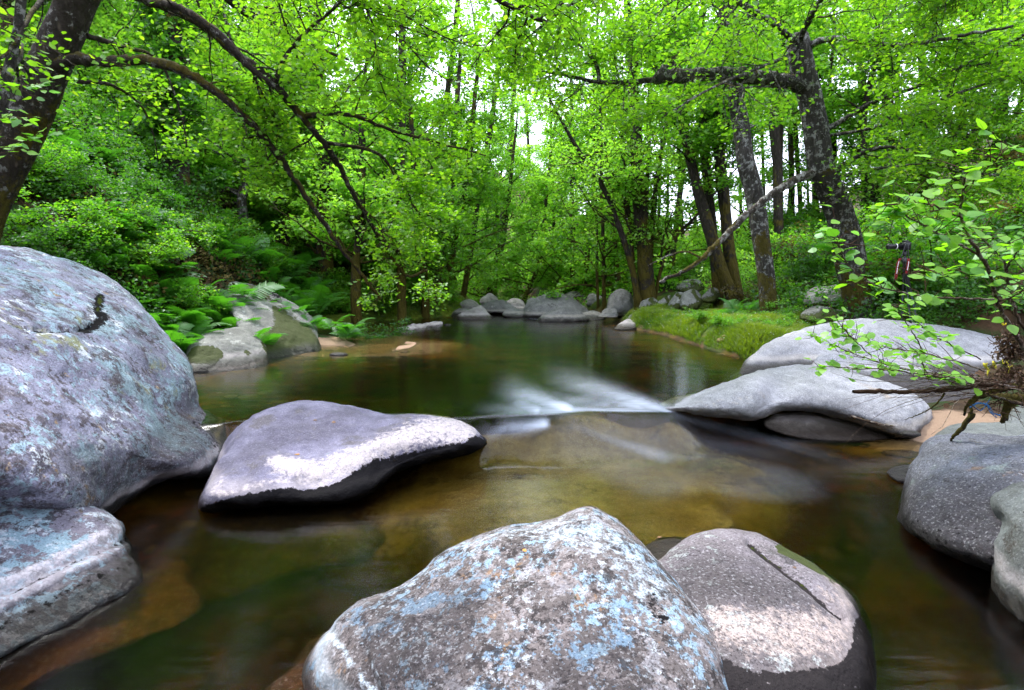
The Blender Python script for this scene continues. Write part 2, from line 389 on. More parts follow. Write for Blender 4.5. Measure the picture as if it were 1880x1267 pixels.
# ------------------------------------------------------------------ water: one sheet that steps over the crest
wx = np.concatenate([np.linspace(-9, -3.2, 30, endpoint=False), np.linspace(-3.2, 3.8, 330, endpoint=False), np.linspace(3.8, 9, 30)])
wy = np.concatenate([np.linspace(-6, 3.0, 50, endpoint=False), np.linspace(3.0, 6.6, 260, endpoint=False), np.linspace(6.6, 18.6, 90)])
X2, Y2 = np.meshgrid(wx, wy); Zw = water_z(X2.ravel(), Y2.ravel())
wv = np.stack([X2.ravel(), Y2.ravel(), Zw], -1); px, py, _ = proj(wv)
def streak(pts, w0, w1, k):
    """mask along a picture polyline; measured on the water itself"""
    pp = GW(catmull(pts, 8), -.05); dd, _ = polydist(wv[:, 0], wv[:, 1], pp, False)
    pa = np.array(pp); tt = np.clip((wv[:, :2] - pa[0]) @ (pa[-1] - pa[0]) / ((pa[-1] - pa[0]) @ (pa[-1] - pa[0])), 0, 1)
    wd = w0 + (w1 - w0) * tt
    return k * np.exp(-(dd / wd) ** 2) * (.25 + .75 * np.sin(np.clip(tt, .04, .96) * np.pi) ** .6)
foam = np.zeros(len(wv))
def veil(poly, soft, k):
    """soft white water inside a picture outline, measured on the water itself"""
    pp = GW(catmull(poly, 6, True), -.05); dd, ins = polydist(wv[:, 0], wv[:, 1], pp)
    return k * sstep(-soft, soft, np.where(ins, dd, -dd))
def comet(p0, p1, w0, w1, k0, k1, cut=True):
    """silky streak: bright and narrow at p0, dying out wide towards p1"""
    p0 = np.array(p0, float); p1 = np.array(p1, float); e = p1 - p0; L = np.linalg.norm(e); e = e / L
    qx, qy = px - p0[0], py - p0[1]; t = (qx * e[0] + qy * e[1]) / L; dd = np.abs(qx * e[1] - qy * e[0]); tc = np.clip(t, 0, 1)
    v = (k0 + (k1 - k0) * tc ** .7) * np.exp(-(dd / (w0 + (w1 - w0) * tc)) ** 2) * sstep(-.12, .06, t) * (1 - sstep(.6, 1.15, t))
    if cut: v = v * sstep(-4, 1, np.interp(px, [900, 1000, 1080, 1225], [764, 760, 753, 755]) - py)
    return v
for a in [((1048, 752), (895, 706), 9, 24, 1.0, .0), ((990, 754), (930, 735), 9, 22, .9, .1), ((1232, 756), (980, 684), 7, 26, .85, .0), ((1180, 748), (1010, 712), 8, 26, .6, .0), ((1120, 742), (960, 730), 7, 22, .45, .05), ((1235, 758), (905, 752), 9, 11, .50, .55)]:
    foam = np.maximum(foam, comet(*a))
for a in [((1003, 777), (915, 790), 8, 16, .85, .25), ((930, 786), (885, 806), 8, 12, .35, .1), ((1222, 840), (1020, 772), 13, 8, .20, .10), ((1212, 842), (1340, 834), 12, 8, .16, .02), ((1100, 790), (1500, 845), 22, 14, .08, .03), ((1240, 760), (1560, 850), 9, 12, .10, .03)]:
    foam = np.maximum(foam, comet(*a, cut=False))
foam = np.maximum(foam, veil([(1010, 768), (1130, 765), (1330, 775), (1480, 815), (1500, 845), (1400, 850), (1290, 835), (1215, 848), (1120, 825), (1050, 795)], .14, .04))
foam = np.maximum(foam, veil([(960, 588), (1050, 584), (1130, 582), (1050, 590)], .14, .15))
foam *= 1 + .25 * fbm(np.stack([wv[:, 0] * .8 + wv[:, 1], (wv[:, 1] * .8 - wv[:, 0]) * 2.5, 0 * Zw], -1), 1.8, 4, 8)
m = M_('water')
uv = m.n('ShaderNodeMapping'); m.L(m.pos, uv.inputs[0]); uv.inputs[2].default_value = (0, 0, R(-38)); uv.inputs[3].default_value = (.8, 5, 1)
st = m.noise(2.2, 4, .6, vec=uv.outputs[0])
h = m.op('ADD', m.op('MULTIPLY', m.noise(1.1, 3, .5), .6), m.op('MULTIPLY', st, .25))
nrm = m.bump(h, .35, .04)
fr = m.n('ShaderNodeFresnel'); fr.inputs[0].default_value = 1.333; m.L(nrm, fr.inputs[1])
tr = m.n('ShaderNodeBsdfRefraction'); tr.inputs[0].default_value = (.97, .97, .93, 1); tr.inputs['IOR'].default_value = 1.33; tr.inputs['Roughness'].default_value = .27; m.L(nrm, tr.inputs['Normal'])
gl = m.n('ShaderNodeBsdfGlossy'); gl.inputs['Roughness'].default_value = .13; m.L(nrm, gl.inputs['Normal'])
mx = m.n('ShaderNodeMixShader'); m.L(fr.outputs[0], mx.inputs[0]); m.L(tr.outputs[0], mx.inputs[1]); m.L(gl.outputs[0], mx.inputs[2])
fo = m.n('ShaderNodeBsdfDiffuse'); fo.inputs[0].default_value = (.50, .55, .64, 1)
fuv = m.n('ShaderNodeMapping'); m.L(m.pos, fuv.inputs[0]); fuv.inputs[2].default_value = (0, 0, R(35)); fuv.inputs[3].default_value = (.6, 5, 1)
ff = m.op('MULTIPLY', m.attr('foam'), m.step(m.noise(3.5, 5, .6, vec=fuv.outputs[0]), .2, .8, .75, 1.15), True)
mx2 = m.n('ShaderNodeMixShader'); m.L(ff, mx2.inputs[0]); m.L(mx.outputs[0], mx2.inputs[1]); m.L(fo.outputs[0], mx2.inputs[2])
m.L(mx2.outputs[0], m.out.inputs[0])
va = m.n('ShaderNodeVolumeAbsorption'); va.inputs[0].default_value = (.76, .68, .18, 1); va.inputs[1].default_value = 7.0
m.L(va.outputs[0], m.out.inputs['Volume'])
n0, n1 = X2.shape; ii = (np.arange(n0 - 1)[:, None] * n1 + np.arange(n1 - 1)[None]).ravel()
q = np.stack([ii, ii + 1, ii + n1 + 1, ii + n1], -1)
# closed body: skirt and floor
rim = np.concatenate([np.arange(n1), np.arange(1, n0) * n1 + n1 - 1, (n0 - 1) * n1 + np.arange(n1 - 2, -1, -1), np.arange(n0 - 2, 0, -1) * n1])
nb = len(wv); low = wv[rim].copy(); low[:, 2] = -1.9
k = np.arange(len(rim)); k2 = (k + 1) % len(rim)
q = np.vstack([q, np.stack([rim[k], nb + k, nb + k2, rim[k2]], -1)])
cen = nb + len(rim); tri = np.stack([nb + k2, nb + k, np.full(len(k), cen)], -1)
wall = np.vstack([wv, low, [[0, 6, -1.9]]])
me = mesh('water', wall, q, tri, attrs={'foam': np.concatenate([foam, np.zeros(len(rim) + 1)])})
tag(put('river_water', me, m.m), None, None, kind='structure')
# the reach above the far boulders
X3, Y3 = np.meshgrid(np.linspace(-14, 5, 40), np.linspace(18.55, 45, 60)); Z3 = .09 + .02 * (Y3 - 18); n0, n1 = X3.shape
ii = (np.arange(n0 - 1)[:, None] * n1 + np.arange(n1 - 1)[None]).ravel()
m2 = M_('upstream_water'); mm = m2.pbr((.02, .03, .012), .12, m2.bump(m2.noise(3, 4, .6), .3, .05), .5)
tag(put('upstream_water', mesh('uw', np.stack([X3.ravel(), Y3.ravel(), Z3.ravel()], -1), np.stack([ii, ii + 1, ii + n1 + 1, ii + n1], -1)), mm), None, None, kind='structure')

# ------------------------------------------------------------------ boulders
def rock(name, label, outline, anchors, Tf, Tb, mat, spine=None, e=.8, nz=(.03, 1.6), crease=(), ridge=(), paint=(), res=(220, 60), group=None, seed=0, cat='boulder', ns=.010, sink=None):
    """solid boulder: outline gives the silhouette, anchors the plane its rim lies in, Tf / Tb how far it swells to front and back"""
    ol = catmull(outline, 12, True); seg = np.linalg.norm(np.diff(np.vstack([ol, ol[:1]]), axis=0), axis=1); s = np.concatenate([[0], np.cumsum(seg)])
    nphi, nr = res; t = np.linspace(0, s[-1], nphi, endpoint=False); cl = np.vstack([ol, ol[:1]])
    O = np.stack([np.interp(t, s, cl[:, 0]), np.interp(t, s, cl[:, 1])], -1)
    area = np.sum(O[:, 0] * np.roll(O[:, 1], -1) - np.roll(O[:, 0], -1) * O[:, 1])
    if area < 0: O = O[::-1]
    O = O.copy()
    A = []; b = []
    for a in anchors:
        if len(a) == 4: dd = (G(a[0], a[1], a[3]) - co) @ cf; zw_ = a[3]
        else: dd = a[2]
        A.append([1, (a[0] - 940) / F, (a[1] - 633.5) / F]); b.append(1 / dd)
    A = np.array(A)
    if len(A) == 2: A = A[:, [0, 2]]; k = np.linalg.solve(A, b); k = np.array([k[0], 0, k[1]])
    else: k = np.linalg.lstsq(A, np.array(b), rcond=None)[0]
    if sink is None: sink = .13 * np.ptp(O[:, 1])
    if sink and len(anchors[0]) == 4:                      # carry the rim on down below the waterline
        zo = P(O[:, 0], O[:, 1], 1 / (k[0] + k[1] * (O[:, 0] - 940) / F + k[2] * (O[:, 1] - 633.5) / F))[:, 2]
        O[:, 1] += sink * (1 - sstep(zw_ + .0, zw_ + .16, zo))
    if spine is None: cp = O.mean(0)[None] * np.ones((nphi, 1))
    elif len(spine) == 1: cp = np.array(spine, float) * np.ones((nphi, 1))
    else:
        sp = catmull(spine, 30); D = np.linalg.norm(O[:, None] - sp[None], axis=2)
        cp = sp[D.argmin(1)]
        for _ in range(8): cp = (np.roll(cp, 1, 0) + cp * 2 + np.roll(cp, -1, 0)) / 4
    al = np.linspace(0, np.pi, 2 * nr + 1)
    rho = np.sin(al) ** e; c = np.sign(np.cos(al)) * np.abs(np.cos(al)) ** e
    rho[[0, -1]] = 0
    PX = cp[None] + (O - cp)[None] * rho[:, None, None]
    dpl = 1 / (k[0] + k[1] * (PX[..., 0] - 940) / F + k[2] * (PX[..., 1] - 633.5) / F)
    dep = dpl - np.where(c > 0, c * Tf, c * Tb)[:, None]
    px = PX[..., 0].ravel(); py = PX[..., 1].ravel()
    V = P(px, py, dep.ravel()); n = len(V)
    nrg = 2 * nr + 1
    # normals by finite differences on the grid
    Vg = V.reshape(nrg, nphi, 3); du = np.roll(Vg, -1, 1) - np.roll(Vg, 1, 1); dv = np.gradient(Vg, axis=0)
    Nn = np.cross(du, dv); Nn /= np.linalg.norm(Nn, axis=2)[..., None] + 1e-9
    Nn[:3] = Nn[3].mean(0) / (np.linalg.norm(Nn[3].mean(0)) + 1e-9); Nn[-3:] = Nn[-4].mean(0) / (np.linalg.norm(Nn[-4].mean(0)) + 1e-9)
    cen = Vg.mean((0, 1)); flip = np.sum(Nn * (Vg - cen)) < 0
    if flip: Nn = -Nn
    Nv = Nn.reshape(-1, 3)
    disp = nz[0] * fbm(V + seed * 3.1, nz[1], 4, seed) + ns * fbm(V, 9, 3, seed + 5)
    for pts, wd, dp in crease:
        dd, _ = polydist(px, py, catmull(pts, 6), False); disp = disp - dp * np.exp(-(dd / wd) ** 2) * (np.repeat(c, nphi) > -.2)
    for pts, wd, dp in ridge:
        dd, _ = polydist(px, py, catmull(pts, 6), False); disp = disp + dp * np.exp(-(dd / wd) ** 2)
    V = V + Nv * disp[:, None]
    at = {'aw': np.zeros(n), 'ak': np.zeros(n), 'am': np.zeros(n), 'st': np.zeros(n)}
    for ch, kind, pts, wd, kk in paint:
        if kind == 'line': dd, _ = polydist(px, py, catmull(pts, 6), False); v = kk * np.exp(-(dd / wd) ** 2)
        else: dd, ins = polydist(px, py, catmull(pts, 6, True)); v = kk * sstep(-wd, wd, np.where(ins, dd, -dd))
        at[ch] = np.maximum(at[ch], v)
    for r_ in (0, nrg - 1): V[r_ * nphi:(r_ + 1) * nphi] = V[r_ * nphi:(r_ + 1) * nphi] if spine is not None and len(spine) > 1 else V[r_ * nphi:(r_ + 1) * nphi].mean(0)
    i = np.arange(nrg - 1)[:, None] * nphi; j = np.arange(nphi)[None]; j2 = (j + 1) % nphi
    q = np.stack([i + j, i + j2, i + nphi + j2, i + nphi + j], -1).reshape(-1, 4)
    if not flip: q = q[:, ::-1]
    # orientation check
    a_, b_, c_ = V[q[:, 0]], V[q[:, 1]], V[q[:, 2]]
    if np.sum(np.cross(b_ - a_, c_ - a_) * (a_ - V.mean(0))) < 0: q = q[:, ::-1]
    me = mesh(name, V, q, attrs=at)
    lo = V.mean(0); lo[2] = V[:, 2].min()
    o = put(name, me, mat, loc=tuple(lo)); return tag(o, label, cat, group)

LIL = rock_mat('granite_lilac', (.25, .24, .33), (.42, .42, .55), [
    ((.30, .44, .48), 3.0, .48, .08), ((.12, .10, .12), 8, .54, .04), ((.34, .34, .15), 4.2, .59, .06), ((.78, .82, .88), 8, .60, .012), ((.07, .05, .055), 22, .555, .03), ((.40, .56, .64), 18, .555, .03), ((.45, .30, .16), 8, .65, .02)],
    zw=ZL, seed=1, speck=.8, k_=1.04)
SLAB = rock_mat('granite_slab', (.13, .115, .13), (.26, .24, .31), [
    ((.30, .46, .56), 11, .51, .02), ((.56, .64, .72), 16, .56, .015), ((.045, .036, .045), 20, .53, .02), ((.30, .22, .13), 5, .66, .03)], zw=ZL, seed=2, aw=(.66, .62, .68))
FRONT = rock_mat('granite_front', (.085, .07, .065), (.25, .21, .20), [
    ((.42, .40, .42), 12, .54, .05), ((.36, .31, .30), 26, .55, .03), ((.26, .42, .58), 8, .565, .015), ((.34, .50, .62), 19, .57, .015), ((.62, .68, .72), 30, .60, .02), ((.030, .022, .022), 26, .555, .02), ((.32, .19, .10), 11, .635, .03), ((.05, .055, .01), 13, .66, .02)],
    zw=ZL, seed=3, aw=(.68, .80, .88), speck=.9, k_=1.)
PALE = rock_mat('granite_pale', (.31, .31, .335), (.43, .43, .46), [((.46, .48, .50), 5, .6, .06), ((.24, .24, .22), 3, .62, .08)], zw=0, seed=5, speck=.8, k_=1.02, aw=(.55, .5, .46), bumpk=.6)
PALEL = rock_mat('granite_pale_low', (.27, .275, .28), (.41, .41, .43), [((.46, .47, .48), 5, .6, .06), ((.22, .22, .2), 3, .62, .08), ((.36, .28, .2), 2, .6, .1)], zw=ZL, seed=6, speck=.8, k_=1.02, aw=(.52, .45, .36), bumpk=.6)
MIDR = rock_mat('granite_violet', (.17, .155, .215), (.34, .32, .44), [((.17, .15, .16), 3, .58, .07), ((.30, .38, .40), 5, .68, .03), ((.42, .30, .2), 6, .72, .03)], zw=ZL, seed=8, aw=(.78, .68, .66), speck=.5, bumpk=.7)
PINK = rock_mat('granite_pink', (.17, .145, .145), (.33, .29, .32), [((.50, .54, .52), 9, .62, .015), ((.09, .08, .08), 8, .6, .04)], zw=ZL, seed=9, aw=(.58, .47, .42), speck=1., k_=.98, ak=(.035, .03, .03))
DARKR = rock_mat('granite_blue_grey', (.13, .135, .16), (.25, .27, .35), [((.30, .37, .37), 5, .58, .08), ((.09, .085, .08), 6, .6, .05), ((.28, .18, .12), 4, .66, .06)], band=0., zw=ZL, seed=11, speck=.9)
FARR = rock_mat('granite_far', (.17, .17, .165), (.30, .295, .285), [((.42, .42, .40), 5, .62, .04), ((.09, .09, .08), 4, .6, .05)], zw=0.0, seed=13, aw=(.5, .45, .4))
FARP = rock_mat('granite_far_pale', (.34, .32, .31), (.48, .45, .43), [((.2, .19, .18), 6, .62, .04)], zw=0, seed=14)
MOSSR = rock_mat('granite_mossy', (.19, .19, .17), (.36, .36, .33), [((.55, .56, .52), 6, .6, .03), ((.10, .10, .08), 4, .6, .06)], zw=0, seed=15, moss=(.028, .036, .004))

rock('lilac_boulder', 'huge lilac grey boulder with teal lichen, towering over the water on the left',
     [(-230, 480), (-80, 458), (0, 461), (75, 470), (150, 493), (225, 533), (285, 585), (325, 645), (345, 700), (355, 748), (384, 776), (418, 800), (430, 832), (398, 862), (315, 870), (245, 905), (190, 944), (100, 950), (-60, 925), (-230, 900)],
     [(190, 932, 'z', ZL), (400, 820, 'z', ZL), (60, 468, 5.3)], .85, 1.6, LIL, spine=[(60, 740)], e=.72, nz=(.06, 1.1), res=(340, 100), seed=1, sink=14,
     crease=[([(335, 760), (300, 830), (210, 890)], 30, .04), ([(60, 612), (130, 615), (165, 600)], 5, .03), ([(150, 600), (175, 560), (180, 585), (160, 610)], 9, .015)],
     ridge=[([(120, 640), (250, 660), (330, 690)], 40, .03)],
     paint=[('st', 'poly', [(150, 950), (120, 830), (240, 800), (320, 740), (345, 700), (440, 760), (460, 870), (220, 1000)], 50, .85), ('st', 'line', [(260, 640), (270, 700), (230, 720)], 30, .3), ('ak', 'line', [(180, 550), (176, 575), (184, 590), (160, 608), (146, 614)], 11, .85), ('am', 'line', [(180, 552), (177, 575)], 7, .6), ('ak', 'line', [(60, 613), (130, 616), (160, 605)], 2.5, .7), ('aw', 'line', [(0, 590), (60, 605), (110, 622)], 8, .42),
            ('ak', 'line', [(360, 775), (385, 800), (395, 825)], 22, .42)])
rock('lichen_slab', 'blue lichen covered slab with white grooved lower edge, lying bottom left',
     [(-260, 870), (-120, 862), (0, 880), (80, 893), (150, 922), (205, 955), (245, 992), (262, 1016), (245, 1040), (130, 1100), (0, 1165), (-160, 1245), (-300, 1240), (-330, 1000)],
     [(250, 1025, 'z', ZL), (-40, 1170, 'z', ZL), (60, 890, 3.25)], .17, .9, SLAB, spine=[(-150, 1010), (100, 985)], e=.62, nz=(.03, 1.3), seed=2, res=(300, 90),
     crease=[([(-260, 1195), (-60, 1110), (100, 1045), (235, 988)], 8, .016), ([(-260, 1240), (-60, 1150), (110, 1070), (255, 1010)], 6, .010)],
     ridge=[([(-260, 1160), (-60, 1085), (100, 1022), (220, 970)], 12, .008), ([(-260, 1215), (-60, 1130), (100, 1060), (245, 1003)], 8, .008)],
     paint=[('aw', 'line', [(-260, 1180), (-60, 1096), (60, 1046), (130, 1015), (190, 985)], 13, .85), ('aw', 'line', [(-260, 1222), (-60, 1136), (110, 1058), (235, 1000)], 6, .6),
            ('ak', 'line', [(-260, 1200), (-60, 1114), (100, 1048), (235, 990)], 5, .5), ('ak', 'line', [(-260, 1262), (-60, 1172), (110, 1092), (262, 1024)], 12, .45)])
rock('violet_boulder', 'low violet boulder with a white mineral stripe and black wet underside in midstream',
     [(372, 925), (378, 885), (398, 838), (440, 788), (500, 755), (570, 741), (645, 744), (720, 764), (800, 776), (855, 795), (892, 812), (860, 826), (790, 845), (730, 868), (692, 895), (655, 914), (600, 926), (500, 925), (430, 928)],
     [(385, 915, 'z', ZL), (660, 915, 'z', ZL), (640, 744, 4.9), (885, 812, 4.62)], .34, .6, MIDR, sink=9, spine=[(500, 850), (640, 815)], e=.75, nz=(.035, 1.5), seed=3, res=(320, 90),
     ridge=[([(500, 860), (600, 845), (720, 810), (850, 795)], 26, .05)], crease=[([(560, 890), (650, 870), (740, 835), (850, 812)], 16, .04), ([(480, 790), (520, 820), (560, 832)], 14, .02)],
     paint=[('aw', 'line', [(515, 856), (580, 866), (650, 846), (720, 815), (790, 795), (855, 800)], 27, .95), ('aw', 'line', [(400, 908), (470, 893), (540, 880), (600, 878)], 8, .62), ('aw', 'line', [(395, 905), (410, 885)], 12, .6),
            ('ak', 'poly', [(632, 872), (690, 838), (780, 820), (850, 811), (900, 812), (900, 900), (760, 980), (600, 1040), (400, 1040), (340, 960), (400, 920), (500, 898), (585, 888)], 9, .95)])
rock('lichen_boulder', 'big foreground boulder with blue and white lichen patches, bottom centre',
     [(560, 1175), (590, 1138), (650, 1110), (720, 1085), (780, 1045), (825, 1010), (880, 978), (940, 961), (1000, 957), (1050, 941), (1080, 937), (1120, 950), (1165, 985), (1215, 1040), (1260, 1095), (1300, 1150), (1330, 1205), (1362, 1275), (1400, 1400), (1300, 1560), (950, 1620), (720, 1520), (630, 1330), (590, 1235)],
     [(600, 1230, 'z', ZL), (1380, 1330, 'z', ZL), (1070, 938, 2.65)], .42, .6, FRONT, spine=[(980, 1230)], e=.72, nz=(.022, 2.2), seed=4, res=(400, 120), ns=.004,
     crease=[([(600, 1150), (660, 1210), (700, 1290)], 14, .012), ([(665, 1150), (670, 1220), (690, 1280)], 9, .010), ([(1200, 1080), (1215, 1140), (1230, 1180)], 30, .010)],
     ridge=[([(800, 1030), (900, 1010), (1000, 990), (1080, 960)], 22, .012), ([(1090, 950), (1180, 1050), (1240, 1150)], 30, .015)],
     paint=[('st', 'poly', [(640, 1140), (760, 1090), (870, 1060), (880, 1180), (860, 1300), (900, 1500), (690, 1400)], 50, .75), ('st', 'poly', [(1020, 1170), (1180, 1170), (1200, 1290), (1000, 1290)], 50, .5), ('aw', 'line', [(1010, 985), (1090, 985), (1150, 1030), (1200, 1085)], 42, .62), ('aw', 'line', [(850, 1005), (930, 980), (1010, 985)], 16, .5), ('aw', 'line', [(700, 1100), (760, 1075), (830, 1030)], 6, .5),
            ('aw', 'line', [(590, 1150), (625, 1190), (665, 1250), (700, 1310)], 11, .62), ('aw', 'line', [(640, 1140), (672, 1200), (700, 1275)], 7, .45),
            ('ak', 'line', [(1196, 1100), (1222, 1135)], 15, .6)])
rock('pinkish_boulder', 'foreground boulder with a pale pink band and a diagonal crack beside the lichen boulder',
     [(1180, 1060), (1215, 1022), (1265, 985), (1325, 967), (1370, 975), (1425, 1003), (1500, 1032), (1558, 1066), (1592, 1100), (1608, 1150), (1600, 1230), (1560, 1300), (1440, 1345), (1320, 1330), (1230, 1260)],
     [(1310, 1255, 'z', ZL), (1590, 1150, 'z', ZL), (1340, 968, 2.95)], .30, .55, PINK, spine=[(1400, 1130)], e=.75, nz=(.02, 2), seed=5, res=(320, 90), ns=.004,
     crease=[([(1375, 1000), (1425, 1040), (1480, 1085), (1520, 1120), (1550, 1140)], 6, .02)], ridge=[([(1395, 990), (1470, 1050), (1560, 1110)], 18, .018)],
     paint=[('st', 'poly', [(1200, 1050), (1300, 1010), (1440, 1060), (1530, 1150), (1470, 1125), (1350, 1110), (1230, 1120)], 26, .62), ('aw', 'poly', [(1285, 1120), (1400, 1118), (1500, 1120), (1555, 1150), (1545, 1195), (1500, 1215), (1450, 1222), (1390, 1215), (1320, 1190)], 34, .78), ('aw', 'poly', [(1490, 1075), (1550, 1105), (1560, 1120), (1520, 1115)], 8, .6),
            ('ak', 'line', [(1375, 1000), (1425, 1040), (1480, 1085), (1520, 1120), (1545, 1135)], 4, .9),
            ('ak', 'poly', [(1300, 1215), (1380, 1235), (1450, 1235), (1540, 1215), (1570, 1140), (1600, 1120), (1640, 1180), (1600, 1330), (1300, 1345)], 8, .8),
            ('am', 'line', [(1440, 1014), (1500, 1038), (1556, 1072), (1585, 1104)], 17, 1.2), ('am', 'line', [(1380, 1003), (1430, 1040), (1480, 1083)], 3, .5)])
rock('tawny_stone', 'small brown rounded stone peeping out between the two foreground boulders',
     [(1185, 1010), (1200, 993), (1235, 985), (1270, 990), (1290, 1010), (1280, 1040), (1230, 1050), (1195, 1035)], [(1200, 1030, 'z', ZL), (1235, 986, 3.35)], .12, .2,
     rock_mat('tawny', (.14, .10, .07), (.22, .17, .13), zw=ZL, seed=21), res=(90, 30), seed=6, cat='stone')
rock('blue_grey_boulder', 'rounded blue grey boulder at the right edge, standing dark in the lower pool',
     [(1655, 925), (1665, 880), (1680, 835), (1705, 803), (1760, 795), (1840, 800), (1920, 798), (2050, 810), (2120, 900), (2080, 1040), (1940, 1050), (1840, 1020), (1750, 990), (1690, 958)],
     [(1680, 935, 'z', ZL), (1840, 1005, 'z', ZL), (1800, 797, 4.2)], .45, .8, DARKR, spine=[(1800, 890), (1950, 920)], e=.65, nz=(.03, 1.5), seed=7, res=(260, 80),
     paint=[('st', 'poly', [(1640, 890), (1720, 880), (1830, 890), (1990, 930), (2100, 1100), (1700, 1100), (1600, 980)], 40, .85), ('ak', 'poly', [(1650, 930), (1720, 935), (1800, 950), (1860, 975), (1900, 1100), (1700, 1080), (1620, 980)], 34, .36)])  # lower half painted darker: shade of the down-facing side as well as wet
rock('edge_boulder', 'rough lichened boulder cut by the right edge, in front of the blue grey one',
     [(1830, 925), (1850, 908), (1900, 895), (2000, 890), (2080, 950), (2080, 1150), (1950, 1150), (1860, 1110), (1830, 1060), (1832, 1000), (1842, 960)],
     [(1835, 1070, 'z', ZL), (1950, 1130, 'z', ZL), (1900, 897, 2.95)], .25, .5, rock_mat('edge_rock', (.16, .17, .16), (.28, .31, .31), [((.34, .42, .42), 6, .56, .05), ((.07, .06, .05), 5, .6, .05)], zw=ZL, seed=22),
     e=.7, nz=(.03, 2.4), seed=8, res=(200, 60))
rock('long_boulder', 'long smooth grey boulder with a tapering snout reaching into the cascade',
     [(1215, 752), (1245, 742), (1300, 716), (1360, 692), (1410, 677), (1465, 670), (1520, 676), (1590, 692), (1650, 712), (1695, 738), (1706, 762), (1690, 785), (1660, 792), (1600, 780), (1520, 764), (1450, 758), (1400, 770), (1330, 768), (1260, 762)],
     [(1260, 760, 'z', ZL * .3), (1660, 795, 'z', ZL), (1470, 670, 6.3)], .48, .55, PALEL, spine=[(1300, 741), (1400, 722), (1520, 720), (1640, 752)], e=.97, nz=(.02, 1.4), seed=9, res=(340, 60),
     ridge=[([(1400, 700), (1385, 730), (1370, 750)], 22, .03)], crease=[([(1445, 690), (1430, 720), (1410, 745)], 26, .05)],
     paint=[('st', 'poly', [(1430, 745), (1480, 722), (1580, 735), (1660, 760), (1700, 790), (1600, 800), (1440, 790)], 16, .42), ('aw', 'line', [(1280, 745), (1340, 735), (1380, 735)], 14, .38)])  # belly: underside shading put into the colour, with some wet
rock('whale_boulder', 'broad pale domed boulder with a shaded hollow, on the right bank behind the long one',
     [(1342, 712), (1350, 692), (1372, 664), (1410, 632), (1465, 606), (1540, 591), (1610, 587), (1690, 595), (1760, 606), (1830, 622), (1890, 650), (1880, 700), (1830, 725), (1760, 740), (1660, 745), (1560, 730), (1450, 722), (1380, 722)],
     [(1350, 702, 7.1), (1800, 735, 7.0), (1600, 588, 8.4)], .22, .9, PALE, spine=[(1500, 665), (1740, 675)], e=.72, nz=(.025, 1.0), seed=10, res=(320, 80),
     crease=[([(1370, 700), (1410, 670), (1470, 655), (1500, 672), (1480, 700)], 24, .10)], ridge=[([(1370, 662), (1420, 636), (1490, 634), (1520, 655)], 14, .03)],
     paint=[('st', 'poly', [(1350, 702), (1385, 668), (1440, 648), (1495, 650), (1500, 680), (1460, 700), (1400, 715)], 12, .7), ('ak', 'poly', [(1362, 700), (1395, 668), (1440, 652), (1490, 655), (1495, 675), (1460, 690), (1420, 700), (1370, 715)], 14, .32)])  # shade of the hollow painted in as dark colour
rock('wedge_boulder', 'flat pale stone wedged between the long boulder and the domed boulder',
     [(1490, 690), (1497, 660), (1515, 652), (1580, 654), (1660, 664), (1740, 685), (1800, 705), (1790, 745), (1740, 775), (1690, 778), (1640, 745), (1560, 725)],
     [(1700, 778, 6.1), (1500, 690, 6.7), (1600, 655, 6.95)], .10, .4, PALE, spine=[(1560, 690), (1700, 730)], e=.6, nz=(.02, 1.5), seed=11, res=(200, 50))
rock('flat_stone', 'flat tan stone tucked under the long boulder at the waterline',
     [(1400, 772), (1430, 762), (1490, 759), (1560, 765), (1610, 775), (1645, 790), (1620, 805), (1560, 810), (1480, 800), (1420, 787)],
     [(1500, 800, 'z', ZL), (1640, 796, 'z', ZL), (1500, 760, 5.75)], .10, .3, rock_mat('tan_rock', (.26, .23, .19), (.36, .32, .27), zw=ZL, seed=23, speck=.9), spine=[(1460, 778), (1590, 788)], e=.7, nz=(.012, 2), seed=12, res=(160, 40), cat='stone')
rock('dark_stone', 'small dark stone touching the blue grey boulder in the water',
     [(1626, 862), (1640, 851), (1665, 848), (1700, 852), (1710, 880), (1680, 886), (1645, 878)], [(1650, 876, 'z', ZL), (1665, 849, 4.5)], .1, .2, DARKR, nz=(.02, 3), seed=13, res=(80, 30), cat='stone')
rock('bank_boulder', 'greenish grey boulder half buried in sand behind the blue grey boulder',
     [(1715, 805), (1740, 782), (1790, 776), (1840, 770), (1870, 745), (1940, 735), (2050, 760), (2080, 850), (1950, 880), (1780, 850)],
     [(1730, 815, 'z', -.25), (1860, 750, 5.6)], .35, .6, rock_mat('bank_rock', (.17, .185, .17), (.27, .29, .27), [((.36, .4, .38), 6, .6, .05)], zw=ZL, seed=24, wet=False), spine=[(1830, 815), (1960, 810)], e=.7, nz=(.03, 1.6), seed=14, res=(200, 50))
rock('dome_stone', 'smooth domed stone with moss on its left cheek at the left shore',
     [(345, 660), (350, 630), (375, 612), (420, 602), (455, 604), (480, 622), (491, 650), (488, 672), (450, 682), (380, 684), (350, 678)],
     [(380, 676, 'z', 0), (485, 664, 'z', 0), (430, 603, 8.6)], .35, .5, MOSSR, spine=[(415, 648)], e=.8, nz=(.03, 1.8), seed=15, res=(180, 50),
     paint=[('am', 'poly', [(350, 640), (380, 634), (405, 640), (410, 655), (390, 668), (350, 668)], 7, .8), ('am', 'line', [(482, 628), (490, 650)], 5, .7), ('am', 'line', [(452, 647), (456, 650)], 5, .7), ('aw', 'line', [(400, 674), (450, 670), (488, 660)], 4, .8)])
